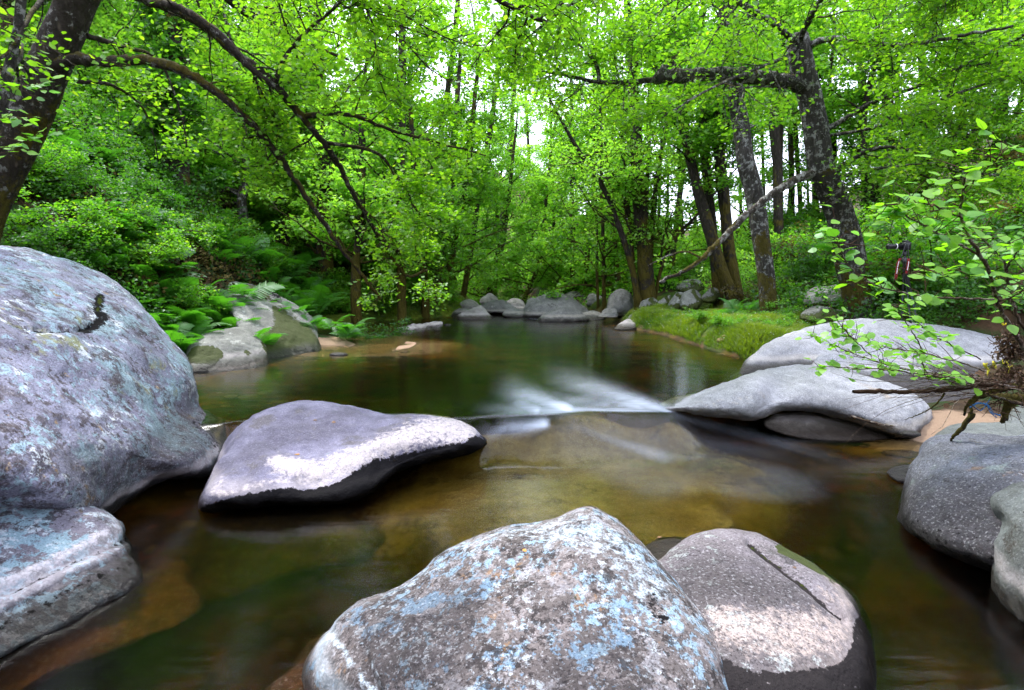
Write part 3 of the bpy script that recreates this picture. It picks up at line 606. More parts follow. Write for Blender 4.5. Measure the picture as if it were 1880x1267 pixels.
rock('litter_boulder', 'low rock buried in ferns with brown litter on its top, above the domed stone', [(372, 560), (376, 532), (400, 518), (440, 519), (490, 532), (515, 548), (500, 575), (430, 585)], [(430, 580, 10.6), (430, 519, 11.3)], .3, .8, MOSSR, e=.75, seed=18, res=(120, 40), nz=(.05, 1.4), paint=[('am', 'line', [(378, 545), (400, 528), (440, 530)], 9, .9), ('ak', 'line', [(440, 524), (480, 532), (510, 545)], 7, .7)])
rock('mossy_boulder', 'sloping boulder with white lichen and brown litter on its mossy back by the left shore',
     [(430, 600), (418, 560), (425, 535), (450, 526), (490, 538), (540, 560), (570, 585), (584, 615), (582, 640), (540, 650), (490, 650), (450, 632)],
     [(540, 644, 'z', 0), (582, 636, 'z', 0), (420, 519, 10.6)], .45, .9, MOSSR, spine=[(480, 575), (525, 605)], e=.8, nz=(.05, 1.4), seed=16, res=(220, 60),
     paint=[('am', 'poly', [(500, 560), (540, 575), (580, 610), (590, 680), (480, 680), (470, 620), (500, 600)], 12, .8), ('am', 'line', [(375, 535), (400, 522), (450, 528), (510, 548)], 7, .75), ('aw', 'line', [(480, 550), (510, 568), (500, 600)], 15, .45),
            ('aw', 'line', [(545, 575), (560, 590)], 8, .5)])

FB = [  # name, label, outline, near waterline point, top point and its distance, swell, material, category
 ('wedge', 'pale triangular boulder, first in the row across the head of the pool', [(838, 588), (842, 580), (858, 572), (880, 562), (891, 568), (902, 584), (898, 590), (860, 592)], (870, 585), (880, 563, 17.2), .35, FARP),
 ('low', 'low flat stone left of the triangular boulder', [(826, 582), (835, 571), (852, 566), (866, 570), (860, 582)], (845, 579), (850, 567, 18.2), .2, FARR),
 ('round', 'small pale round boulder next to the grassy left tip', [(846, 562), (852, 551), (864, 548), (875, 554), (882, 565), (862, 568)], (862, 566), (862, 549, 20), .3, FARP),
 ('round', 'pale boulder behind, second from the grassy left tip', [(880, 556), (886, 546), (900, 539), (912, 548), (914, 560), (895, 562)], (895, 560), (900, 540, 21), .3, FARP),
 ('oval', 'wide grey oval boulder left of the big block', [(876, 568), (884, 560), (900, 554), (925, 554), (943, 564), (950, 574), (920, 578), (890, 577)], (910, 574), (912, 554, 18.8), .35, FARR),
 ('tan', 'small tan stone at the waterline left of the big block', [(922, 580), (930, 570), (945, 567), (962, 569), (970, 582), (945, 585)], (945, 581), (945, 568, 17.6), .22, FARR),
 ('pale', 'pale low boulder behind the tan stone', [(925, 560), (940, 550), (955, 551), (968, 562), (966, 572), (940, 572)], (948, 570), (948, 550, 20.6), .3, FARP),
 ('block', 'large grey blocky boulder in the middle of the river', [(962, 582), (963, 562), (968, 550), (985, 543), (1010, 540), (1040, 544), (1062, 555), (1080, 572), (1076, 580), (1040, 586), (990, 588)], (985, 582), (1010, 541, 18.2), .9, FARR),
 ('turtle', 'low rounded grey boulder in front of the big block', [(986, 592), (994, 578), (1010, 569), (1035, 566), (1055, 569), (1074, 580), (1080, 590), (1040, 596), (1000, 597)], (1030, 589), (1035, 567, 16.2), .4, FARR),
 ('flat', 'flat grey stone trailing right of the rounded boulder', [(1062, 584), (1070, 575), (1085, 571), (1100, 576), (1110, 585), (1095, 590), (1070, 590)], (1088, 586), (1085, 572, 17.2), .25, FARR),
 ('white', 'pale pinkish boulder behind the big block', [(1032, 552), (1040, 541), (1055, 536), (1075, 541), (1084, 555), (1078, 568), (1045, 568)], (1060, 566), (1055, 537, 22), .45, FARP),
 ('angular', 'dark angular boulder with a mossy foot right of the pale pinkish one', [(1076, 560), (1078, 545), (1084, 540), (1100, 543), (1114, 552), (1108, 562), (1090, 566)], (1090, 562), (1085, 541, 19.6), .35, FARR),
 ('tall', 'tall rounded grey boulder against the tree stump', [(1115, 572), (1117, 555), (1124, 540), (1142, 533), (1156, 540), (1164, 562), (1158, 574), (1135, 578)], (1130, 574), (1142, 534, 16.8), .45, FARR),
 ('low', 'low smooth stone in front of the tall rounded boulder', [(1096, 582), (1104, 573), (1118, 568), (1132, 570), (1136, 582), (1120, 585)], (1115, 581), (1120, 568, 15.6), .25, FARR),
 ('shore', 'small pinkish stone at the tip of the grassy bank', [(1128, 605), (1136, 596), (1152, 589), (1168, 594), (1172, 604), (1150, 608)], (1148, 602), (1152, 590, 13.6), .22, FARP),
 ('shore', 'grey stone sunk in grass behind the pinkish stone', [(1144, 594), (1152, 584), (1168, 576), (1180, 582), (1176, 594), (1160, 598)], (1160, 592), (1168, 577, 14.4), .25, FARR),
 ('mossy', 'white and mossy stone, leftmost of the row behind the grass', [(1174, 566), (1180, 553), (1196, 548), (1208, 556), (1206, 572), (1186, 576)], (1190, 574), (1194, 549, 15.4), .3, MOSSR),
 ('mossy', 'leaning pale slab, second in the row behind the grass', [(1202, 568), (1206, 556), (1220, 543), (1232, 539), (1234, 550), (1222, 566), (1212, 572)], (1212, 570), (1228, 540, 15.2), .25, MOSSR),
 ('mossy', 'moss draped stone, third in the row behind the grass', [(1222, 568), (1230, 548), (1240, 536), (1256, 537), (1258, 556), (1244, 572)], (1240, 570), (1250, 537, 15), .28, MOSSR),
 ('mossy', 'rounded cracked boulder with mossy foot, fourth in the row behind the grass', [(1248, 566), (1252, 545), (1262, 533), (1276, 530), (1288, 540), (1290, 558), (1276, 570), (1258, 572)], (1268, 570), (1272, 531, 14.6), .35, MOSSR),
 ('mossy', 'brown mossy stone, last in the row, against the twin trunks', [(1286, 552), (1292, 536), (1304, 527), (1318, 530), (1322, 548), (1308, 558)], (1300, 556), (1306, 528, 14.8), .3, MOSSR),
 ('mossy', 'dark mossy rock under the trees behind the leaning slab', [(1240, 532), (1248, 520), (1265, 514), (1285, 518), (1292, 532), (1265, 540)], (1265, 538), (1265, 515, 17), .3, MOSSR),
 ('bank', 'square mossy rock on the path between the two right trunks', [(1484, 560), (1488, 540), (1505, 530), (1540, 528), (1560, 538), (1562, 562), (1520, 570)], (1520, 566), (1520, 529, 11.5), .35, MOSSR),
 ('bank', 'thin stacked slab under the square mossy rock', [(1470, 585), (1478, 572), (1510, 566), (1550, 566), (1566, 576), (1550, 588), (1500, 592)], (1510, 586), (1515, 567, 10.8), .25, MOSSR)]
for i, (nm, lab, ol, wl, tp, th, mt) in enumerate(FB):
    far = (G(wl[0], wl[1], 0) - co) @ cf
    d0 = min(far, tp[2] - .25) if i < 16 else tp[2] - .35
    xs = [a for a, _ in ol]; pt = []
    if mt is MOSSR: pt = [('am', 'line', [(min(xs), wl[1]), ((min(xs) + max(xs)) / 2, wl[1] - 4), (max(xs), wl[1] - 12)], 11, .85), ('am', 'line', [(min(xs) + .6 * (max(xs) - min(xs)), tp[1] + 2), (max(xs) - 2, (tp[1] + wl[1]) / 2)], 6, .75)]
    rock(nm + '_boulder' if nm not in ('low', 'flat', 'tan', 'shore') else nm + '_stone', lab, ol, [(wl[0], wl[1], d0), tp], th, th * 1.3, mt, e=.72, nz=(.06, 1.5), seed=30 + i, res=(96, 28), paint=pt,
         cat='stone' if nm in ('low', 'flat', 'tan', 'shore') else 'boulder')

# submerged shelf of rock that the cascade slides over
def shelf(name, label, outline, zc, drop, mat, seed):
    o2 = np.array(GW(catmull(outline, 10, True), -.12)); c = o2.mean(0); nphi = len(o2); nr = 50
    rr = np.linspace(0, 1, nr)[:, None]
    x = (c[0] + (o2[:, 0] - c[0])[None] * rr).ravel(); y = (c[1] + (o2[:, 1] - c[1])[None] * rr).ravel()
    rho = np.repeat(rr.ravel(), nphi)
    z = water_z(x, y) - zc - drop * rho ** 3 + .11 * fbm(np.stack([x, y, 0 * x], -1), 1.7, 4, seed) * (.18 + .9 * rho)
    z = np.minimum(z, water_z(x, y) - .022)
    V = np.stack([x, y, z], -1); b = V[-nphi:].copy(); b[:, 2] = -1.1; V = np.vstack([V, b]); nr += 1
    i = np.arange(nr - 1)[:, None] * nphi; j = np.arange(nphi)[None]; j2 = (j + 1) % nphi
    q = np.stack([i + j, i + j2, i + nphi + j2, i + nphi + j], -1).reshape(-1, 4)
    cc = [[c[0], c[1], -1.1]]; V = np.vstack([V, cc]); t = np.stack([(nr - 1) * nphi + j2[0], (nr - 1) * nphi + j[0], np.full(nphi, len(V) - 1)], -1)
    a_, b_, c_ = V[q[:, 0]], V[q[:, 1]], V[q[:, 2]]
    if np.sum(np.cross(b_ - a_, c_ - a_)[:, 2]) < 0: q = q[:, ::-1]; t = t[:, ::-1]
    n = len(V); me = mesh(name, V, q, t, attrs={'aw': np.zeros(n), 'ak': np.concatenate([sstep(.62, .98, rho + .04 * fbm(np.stack([x, y, 0 * x], -1), 2.4, 3, 4)) * .8, np.ones(n - len(rho))]), 'am': np.zeros(n)})
    return tag(put(name, me, mat, loc=(c[0], c[1], -1.1)), label, 'rock shelf')
SUB = rock_mat('submerged_rock', (.26, .18, .06), (.46, .37, .16), [((.08, .05, .018), 3.0, .50, .10), ((.50, .46, .30), 2.4, .6, .12), ((.26, .28, .07), 1.8, .58, .1)], wet=False, seed=31, bumpk=.8, ak=(.10, .055, .010))
SUBO = rock_mat('submerged_olive_rock', (.06, .05, .012), (.17, .11, .022), [((.05, .03, .01), 2.2, .5, .12), ((.30, .12, .02), 2.6, .6, .12)], wet=False, seed=35)
SUBR = rock_mat('submerged_red_rock', (.07, .022, .008), (.18, .06, .014), [((.22, .08, .014), 3, .56, .1), ((.04, .02, .01), 2.6, .55, .1)], wet=False, seed=33, bumpk=.8)
shelf('rock_shelf', 'broad golden rock shelf under the sliding water of the cascade', [(580, 930), (600, 850), (760, 790), (900, 768), (1010, 760), (1140, 757), (1280, 764), (1420, 785), (1540, 845), (1530, 905), (1380, 945), (1120, 975), (850, 975), (680, 960)], .03, .36, SUB, 3)
rock('sunken_boulder', 'golden green sunken rock below the violet boulder, seen through water', [(300, 1010), (360, 950), (500, 930), (640, 930), (700, 950), (660, 990), (520, 1030), (400, 1080), (320, 1080)], [(400, 1070, 3.05), (550, 935, 3.75)], .12, .5, SUBO, spine=[(380, 1010), (600, 965)], e=.7, seed=51, res=(140, 40), nz=(.09, 1.5)).location.z -= .27
rock('sunken_slab', 'rust brown sunken rock foot along the lichen slab', [(-200, 1150), (0, 1110), (150, 1050), (270, 1005), (330, 1010), (350, 1070), (250, 1110), (100, 1170), (-50, 1260), (-250, 1300)], [(100, 1160, 2.35), (250, 1010, 3.0)], .08, .5, SUBR, spine=[(-50, 1180), (260, 1050)], e=.7, seed=52, res=(140, 40), nz=(.09, 1.5)).location.z -= .26
rock('sunken_stone', 'rust coloured sunken stone at the left foot of the foreground boulder', [(480, 1300), (520, 1220), (570, 1160), (620, 1150), (700, 1240), (750, 1400), (560, 1400)], [(560, 1290, 2.0), (600, 1160, 2.35)], .06, .4, SUBR, spine=[(600, 1280)], e=.7, seed=53, res=(120, 40), nz=(.04, 1.8)).location.z -= .10
rock('sunken_stone', 'amber sunken rock to the right of the pinkish boulder', [(1560, 1040), (1620, 1000), (1700, 1010), (1790, 1070), (1840, 1150), (1820, 1260), (1700, 1330), (1560, 1300), (1590, 1180)], [(1700, 1290, 2.2), (1680, 1010, 3.2)], .1, .5, rock_mat('amber_rock', (.08, .04, .008), (.22, .11, .015), [((.07, .035, .01), 2.2, .52, .1)], wet=False, seed=34), spine=[(1680, 1080), (1720, 1230)], e=.7, seed=54, res=(140, 40), nz=(.11, 1.5)).location.z -= .34
rock('sunken_stone', 'sandy sunken rock just behind the foreground boulder peak', [(1130, 960), (1180, 935), (1280, 920), (1330, 930), (1340, 955), (1250, 985), (1160, 990)], [(1230, 980, 3.35), (1250, 925, 3.8)], .06, .3, SUB, e=.7, seed=55, res=(100, 30), nz=(.03, 2)).location.z -= .12

# ------------------------------------------------------------------ leaves, twigs, trees
LEAF_NEAR = leaf_mat('leaf_near', (.075, .21, .012), (.24, .44, .022), yel=(.42, .50, .04))
LEAF_MID = leaf_mat('leaf_mid', (.062, .20, .014), (.20, .41, .025), yel=(.38, .48, .04))
LEAF_DARK = leaf_mat('leaf_dark', (.025, .095, .012), (.08, .22, .02), yel=(.16, .30, .03))
LEAF_FAR = leaf_mat('leaf_far', (.14, .33, .035), (.32, .55, .06), yel=(.46, .58, .08))
LEAF_GREY = leaf_mat('leaf_grey', (.16, .24, .15), (.36, .44, .32), yel=(.45, .52, .4), trans=1.0)
LEAF_RED = leaf_mat('leaf_rusty', (.05, .05, .012), (.14, .10, .03), yel=(.2, .13, .05))
FERN = leaf_mat('fern_green', (.022, .11, .010), (.085, .27, .02), yel=(.2, .36, .03))
GRASSM = leaf_mat('grass_green', (.05, .13, .008), (.24, .30, .016), yel=(.36, .36, .04))
BARK = bark_mat('bark_mossy'); BARK2 = bark_mat('bark_grey', (.095, .085, .075), (.36, .36, .34), mossk=.42, lich=.52)
BARKD = bark_mat('bark_dark', (.062, .050, .040), (.17, .165, .15), mossk=.5, lich=.62)
BARKL = bark_mat('bark_pale', (.13, .105, .09), (.42, .41, .39), mossk=.38, lich=.5)

def unit(v): return v / (np.linalg.norm(v, axis=-1, keepdims=True) + 1e-9)
def leaves(g, c, size, tilt=.55, near=False, r=rng, wid=.8, bend=.15, hang=0):
    """leaf-shaped faces at centres c"""
    n = len(c); up = unit(np.array([0, 0, 1.]) + r.normal(0, tilt, (n, 3)))
    d = r.normal(0, 1, (n, 3)); d[:, 2] -= hang; d = unit(d - up * np.sum(d * up, 1)[:, None]); s = np.cross(up, d)
    L = size * r.uniform(.65, 1.25, n)[:, None]; W = L * wid * .5; tint = r.uniform(0, 1, n)
    if near:
        v = np.stack([c, c + d * L * .32 + s * W * .95 + up * L * bend * .5, c + d * L * .72 + s * W * .8 + up * L * bend * .3, c + d * L,
                      c + d * L * .72 - s * W * .8 + up * L * bend * .3, c + d * L * .32 - s * W * .95 + up * L * bend * .5], 1)
        b = np.arange(n)[:, None] * 6
        q = np.vstack([b + np.array([[0, 1, 2, 3]]), b + np.array([[0, 3, 4, 5]])]); k = 6
    else:
        v = np.stack([c, c + d * L * .5 + s * W + up * L * bend, c + d * L, c + d * L * .5 - s * W + up * L * bend], 1)
        q = np.arange(n)[:, None] * 4 + np.array([[0, 1, 2, 3]]); k = 4
    g.add(v.reshape(-1, 3), q, a=np.repeat(tint, k))
def path(p, d, L, n, wig, lift, r):
    pts = [p]; d = unit(d)
    for i in range(n):
        d = unit(d + r.normal(0, wig, 3) + np.array([0, 0, lift])); pts.append(pts[-1] + d * L / n)
    return np.array(pts)
def spray(p, r, wood, anch, L, rad, lift=-.02, sub=5, tw=.45, wig=.16, flat=.35, depth=1):
    """side shoots along a limb, with shoots of their own; collects leaf anchors"""
    n = len(p)
    for i in range(sub):
        f = r.uniform(.15, 1); x = f * (n - 1); j = min(int(x), n - 2); base = p[j] + (p[j + 1] - p[j]) * (x - j); t = unit(p[j + 1] - p[j])
        side = r.normal(0, 1, 3); side[2] *= flat; side = unit(side - t * (side @ t)); d = unit(t * .55 + side)
        l = L * (1.15 - .6 * f) * r.uniform(.6, 1.2)
        q = path(base, d, l, 5, wig, lift, r)
        tube(wood, q, np.linspace(rad * (1 - .4 * f), rad * .25, 6), 4 if rad < .02 else 5, cap=False)
        if depth > 0: spray(q, r, wood, anch, l * tw, rad * .45, lift, max(3, sub - 1), tw, wig * 1.1, flat, depth - 1)
        else: anch.append(q)
def anchors_pts(anch, n, r, sp):
    """n points spread along the twigs"""
    A = np.array(anch); i = r.integers(0, len(A), n); f = r.uniform(.2, 1, n) * (A.shape[1] - 1); j = np.minimum(f.astype(int), A.shape[1] - 2)
    u = (f - j)[:, None]; p = A[i, j] * (1 - u) + A[i, j + 1] * u
    return p + r.normal(0, 1, (n, 3)) * np.array([sp, sp, sp * .45])
CLEAR = [([(140, 110), (262, 108), (385, 158), (500, 268), (590, 395), (665, 505), (700, 550)], 17, .2), ([(240, 0), (370, 45), (500, 150), (600, 270), (645, 350), (745, 505), (790, 492)], 18, .25), ([(1205, 140), (1340, 136), (1480, 155)], 22, .12),
         ([(1480, 100), (1500, 300), (1550, 440), (1580, 560)], 34, .3), ([(1212, 518), (1290, 478), (1355, 408), (1500, 315)], 12, .1), ([(1350, 170), (1385, 370), (1410, 560)], 28, .35), ([(1180, 520), (1175, 250)], 20, .4), ([(1300, 400), (1345, 540)], 30, .3), ([(60, 200), (20, 420)], 50, .25), ([(150, 0), (60, 200)], 50, .25)]
def thin(p, r):
    """fewer leaves where the limbs show bare in the photograph"""
    x, y, _ = proj(p); keep = np.ones(len(p), bool)
    for pl, w_, k in CLEAR:
        dd, _i = polydist(x, y, pl, False); keep &= (dd > w_) | (r.uniform(0, 1, len(p)) < k)
    return p[keep]
def make_tree(name, label, cat, trunks, limbs, seed, bark, leafm, nleaf=9000, lsize=.1, auto=14, auto_from=.35, alen=2.6, arad=.05, near=False, group=None, extra=0, spr=.14, sub=5, depth=1, tilt=.5, sides=12, alift=.03, asub=5, tuptop=True):
    """trunks / limbs: lists of (points, radius0, radius1); each is a part, twigs and crown are parts too"""
    r = np.random.default_rng(seed); o = np.array(trunks[0][0][0], float); o = o + np.array([0, 0, .1])
    root = thing(name, label, cat, tuple(o), group)
    wood = Geo(); anch = []
    for pts, r0, r1 in trunks:
        g = Geo(); p = catmull(pts, 8); n = len(p); tt = np.linspace(0, 1, n)
        rad = r0 + (r1 - r0) * tt ** .8 + r0 * .32 * np.exp(-tt * 14)
        p = p + fbm(p + seed, .8, 2, seed)[:, None] * r0 * .25
        dns = int(n * 2.5); ts = np.linspace(0, 1, dns); p2 = np.stack([np.interp(ts, tt, p[:, c]) for c in range(3)], -1)
        tube(g, p2, np.interp(ts, tt, rad), sides * (2 if near else 1), knob=.16, seed=seed)
        put('trunk', g.me('trunk', o), bark, root, local=True)
        for k in range(auto):
            f = auto_from + (1 - auto_from) * (k + r.uniform(0, 1)) / auto; x = f * (n - 1); j = min(int(x), n - 2)
            t = unit(p[j + 1] - p[j]); a = r.uniform(0, 2 * np.pi); d = np.array([math.cos(a), math.sin(a), r.uniform(.1, .8)])
            q = path(p[j], d, alen * (1.25 - .7 * f) * r.uniform(.6, 1.25), 7, .13, alift, r)
            tube(wood, q, np.linspace(arad * (1.2 - .7 * f), arad * .25, 8), 5, cap=False)
            spray(q, r, wood, anch, alen * .42, arad * .42, sub=asub, depth=depth)
        top = path(p[-1], p[-1] - p[-2], alen, 5, .1, .05, r)
        if tuptop: tube(wood, top, np.linspace(r1, .01, 6), 6, cap=False); spray(top, r, wood, anch, alen * .5, arad * .4, sub=asub + 1, depth=depth)
    for lb in limbs:
        pts, r0, r1 = lb[:3]; k = lb[3] if len(lb) > 3 else {}
        g = Geo(); p = catmull(pts, 7); n = len(p); p = p + r.normal(0, r0 * .10, p.shape)
        tube(g, p, r0 + (r1 - r0) * np.linspace(0, 1, n) ** .8, 10 if near else 7, knob=.14, seed=seed + 3)
        put('branch', g.me('branch', o), k.get('bark', bark), root, local=True)
        if k.get('n', 8): spray(p, r, wood, anch, k.get('L', 1.2), k.get('r', .018), k.get('lift', -.02), k.get('n', 8), .5, .17, .4, k.get('depth', 1))
    if wood.n: put('twigs', wood.me('twigs', o, attr='tint'), bark, root, local=True)['kind'] = 'stuff'
    if anch and nleaf:
        g = Geo(); lp = anchors_pts(anch, nleaf, r, spr); lp = thin(lp, r) if near else lp; leaves(g, lp, lsize, tilt, near, r)
        put('crown', g.me('crown', o, smooth=False), leafm, root, local=True)['kind'] = 'stuff'
    return root
def PP(l): return [tuple(P(a, b, d)) for a, b, d in l]
def rooted(l, d_=None):
    """first point of a trunk goes down into the ground under it"""
    p = PP(l); x, y, z = p[0]; return [(x, y, min(z, gz(x, y)) - .25)] + p

# --- big leaning tree at the left, its limbs arch over the pool
make_tree('alder_tree', 'massive leaning mossy tree, top left, with limbs arching over the pool', 'tree',
    [(rooted([(-58, 520, 6.3), (-12, 360, 6.25), (48, 220, 6.2), (96, 110, 6.15), (142, 0, 6.1), (190, -120, 6.0), (215, -300, 5.9)]), .215, .17)],
    [(PP([(105, 120, 6.1), (140, 110, 6.0), (200, 113, 5.9), (262, 110, 5.8), (330, 128, 5.8), (385, 160, 5.9), (450, 215, 6.1), (500, 270, 6.3), (545, 335, 6.5), (585, 395, 6.7), (630, 460, 7), (665, 505, 7.2), (700, 550, 7.4)]), .065, .018, dict(n=9, L=.75, r=.012)),
     (PP([(165, -110, 6.0), (230, -20, 5.9), (310, 10, 5.8), (370, 45, 5.8), (430, 95, 5.9), (500, 150, 6.1), (555, 215, 6.3), (600, 270, 6.5), (625, 310, 6.8), (645, 350, 7), (700, 440, 7.6), (745, 505, 8), (785, 495, 8.3)]), .068, .016, dict(n=16, L=1.2, r=.016)),
     (PP([(190, -120, 6.0), (260, -10, 5.7), (330, 15, 5.6), (400, 60, 5.6), (450, 115, 5.7), (505, 160, 5.9)]), .042, .03, dict(n=6, L=1.0, r=.014)),
     (PP([(140, 150, 6.1), (200, 155, 6.3), (250, 185, 6.6), (275, 225, 6.8), (290, 290, 7)]), .022, .006, dict(n=7, L=.6, r=.008, depth=0)),
     (PP([(160, 65, 6.1), (220, 85, 6.4), (290, 110, 6.9), (330, 200, 7.2), (345, 280, 7.4)]), .028, .008, dict(n=7, L=.8, r=.01)),
     (PP([(555, 215, 6.3), (610, 208, 6.2), (660, 215, 6.2), (720, 240, 6.3), (800, 260, 6.5), (890, 285, 7)]), .035, .008, dict(n=10, L=.9, r=.012)),
     (PP([(505, 155, 6.1), (520, 110, 6.0), (560, 60, 5.9), (620, 10, 5.7), (680, -60, 5.5)]), .03, .008, dict(n=8, L=1.0, r=.012)),
     (PP([(600, 262, 6.5), (690, 280, 6.6), (730, 330, 6.9), (760, 380, 7.1), (800, 430, 7.4)]), .022, .007, dict(n=8, L=.9, r=.01)),
     (PP([(215, -280, 5.9), (420, -120, 5.6), (640, -60, 5.5), (860, -20, 5.6), (1000, 40, 6)]), .07, .02, dict(n=14, L=1.6, r=.02)),
     (PP([(215, -250, 5.9), (330, -90, 6.6), (430, 10, 7.5), (520, 60, 8.5), (640, 110, 9.5)]), .06, .02, dict(n=12, L=1.5, r=.02)),
     (PP([(110, -40, 6.1), (60, 20, 5.4), (20, 90, 5.0), (-40, 130, 4.8)]), .03, .01, dict(n=6, L=.8, r=.01))],
    101, BARK, LEAF_NEAR, nleaf=19000, lsize=.060, auto=0, near=True, spr=.10, sides=14, tuptop=False)
make_tree('sapling_tree', 'thin lichened stem leaning just left of the massive leaning tree', 'tree',
    [(rooted([(-60, 330, 5.2), (-15, 240, 5.2), (8, 160, 5.2), (30, 60, 5.2), (45, -60, 5.2)]), .06, .035)], [], 102, BARK2, LEAF_NEAR, nleaf=700, lsize=.09, auto=4, alen=1., near=True)
# --- the grey tree with the broken limb on the right
make_tree('alder_tree', 'grey lichened tree with a broken limb and a long dead branch', 'tree',
    [(rooted([(1582, 585, 10.2), (1562, 500, 10.1), (1550, 440, 10), (1530, 370, 9.9), (1508, 300, 9.8), (1496, 225, 9.7), (1480, 150, 9.6), (1466, 85, 9.5), (1462, 70, 9.5)]), .25, .16)],
    [(PP([(1480, 160, 9.6), (1440, 148, 9.4), (1385, 142, 9.2), (1340, 136, 9.0), (1290, 137, 8.8), (1240, 140, 8.6), (1203, 143, 8.5)]), .115, .095, dict(n=9, L=1.4, r=.016)),
     (PP([(1206, 142, 8.5), (1214, 132, 8.5), (1222, 122, 8.5)]), .06, .05, dict(n=0)),
     (PP([(1500, 315, 9.8), (1462, 330, 9.6), (1410, 362, 9.4), (1355, 408, 9.3), (1310, 455, 9.2), (1285, 478, 9.2), (1250, 500, 9.3), (1212, 518, 9.5)]), .075, .028, dict(n=3, L=.5, r=.008, depth=0, bark=BARKL)),
     (PP([(1290, 476, 9.2), (1260, 462, 9.2), (1225, 470, 9.3), (1190, 488, 9.4)]), .02, .008, dict(n=2, L=.3, r=.006, depth=0, bark=BARKL)),
     (PP([(1530, 318, 9.8), (1570, 290, 9.6), (1600, 275, 9.4), (1660, 272, 9.0), (1740, 310, 8.6), (1860, 325, 8)]), .05, .012, dict(n=12, L=1.2, r=.014)),
     (PP([(1525, 330, 9.8), (1570, 318, 9.4), (1620, 308, 9.0), (1700, 300, 8.4)]), .035, .01, dict(n=9, L=1.1, r=.012)),
     (PP([(1515, 240, 9.7), (1600, 190, 9.4), (1700, 152, 9.0), (1790, 110, 8.5), (1880, 65, 8.0), (1980, 20, 7.5)]), .045, .015, dict(n=14, L=1.4, r=.016)),
     (PP([(1520, 250, 9.7), (1620, 230, 9.0), (1720, 185, 8.4), (1820, 150, 8.0), (1940, 110, 7.5)]), .03, .01, dict(n=12, L=1.2, r=.012)),
     (PP([(1472, 90, 9.5), (1520, 72, 9.2), (1590, 78, 8.8), (1660, 84, 8.4), (1740, 70, 8), (1860, 48, 7.5)]), .06, .015, dict(n=14, L=1.3, r=.016)),
     (PP([(1466, 85, 9.5), (1430, 110, 8.8), (1380, 130, 8.2), (1300, 165, 7.6), (1210, 220, 7.2)]), .035, .01, dict(n=13, L=1.2, r=.014)),
     (PP([(1466, 80, 9.5), (1400, 30, 8.6), (1300, -20, 7.6), (1180, -40, 7.0), (1060, 0, 6.6), (980, 60, 6.5)]), .06, .014, dict(n=18, L=1.6, r=.018)),
     (PP([(1466, 80, 9.5), (1500, 10, 8.4), (1560, -60, 7.6), (1660, -60, 6.8), (1780, -10, 6.4)]), .05, .014, dict(n=15, L=1.5, r=.018)),
     (PP([(1240, 140, 8.6), (1160, 150, 8.5), (1090, 150, 8.4), (1010, 133, 8.3), (930, 132, 8.3)]), .05, .012, dict(n=14, L=1.2, r=.014)),
     (PP([(1100, 150, 8.4), (1096, 120, 8.3), (1060, 80, 8.2), (1020, 60, 8.1)]), .03, .01, dict(n=7, L=1., r=.012))],
    103, BARK2, LEAF_NEAR, nleaf=31000, lsize=.062, auto=0, near=True, spr=.12, sides=14, tuptop=False)
# --- trunks of the right bank
def rt(label, base, pts, r0, r1, seed, bark=BARKD, leafm=LEAF_MID, name='alder_tree', **k):
    a = dict(nleaf=6800, lsize=.105, auto=12, auto_from=.6, alen=2.2, arad=.04); a.update(k)
    return make_tree(name, label, 'tree', [(rooted([base] + pts), r0, r1)], [], seed, bark, leafm, **a)
rt('thick brown trunk with a dark shrub at its foot, right of the pool', (1412, 590, 11.5), [(1402, 480, 11.5), (1385, 370, 11.6), (1366, 270, 11.7), (1352, 165, 11.8), (1345, 40, 12), (1340, -120, 12.2)], .205, .15, 111, BARK2, auto_from=.62)
rt('left one of the twin mossy trunks that fork from one foot on the right bank', (1345, 552, 14.2), [(1318, 470, 14.2), (1290, 380, 14.3), (1268, 300, 14.4), (1250, 215, 14.6), (1235, 60, 15)], .17, .11, 112)
rt('right one of the twin mossy trunks that fork from one foot on the right bank', (1352, 550, 14.4), [(1340, 450, 14.5), (1328, 360, 14.5), (1322, 270, 14.6), (1322, 180, 14.8), (1330, 20, 15)], .185, .12, 113)
rt('slim straight trunk standing just behind the twin mossy trunks', (1318, 545, 14.8), [(1308, 430, 14.9), (1298, 320, 15), (1290, 200, 15.2), (1285, 60, 15.4)], .15, .10, 114)
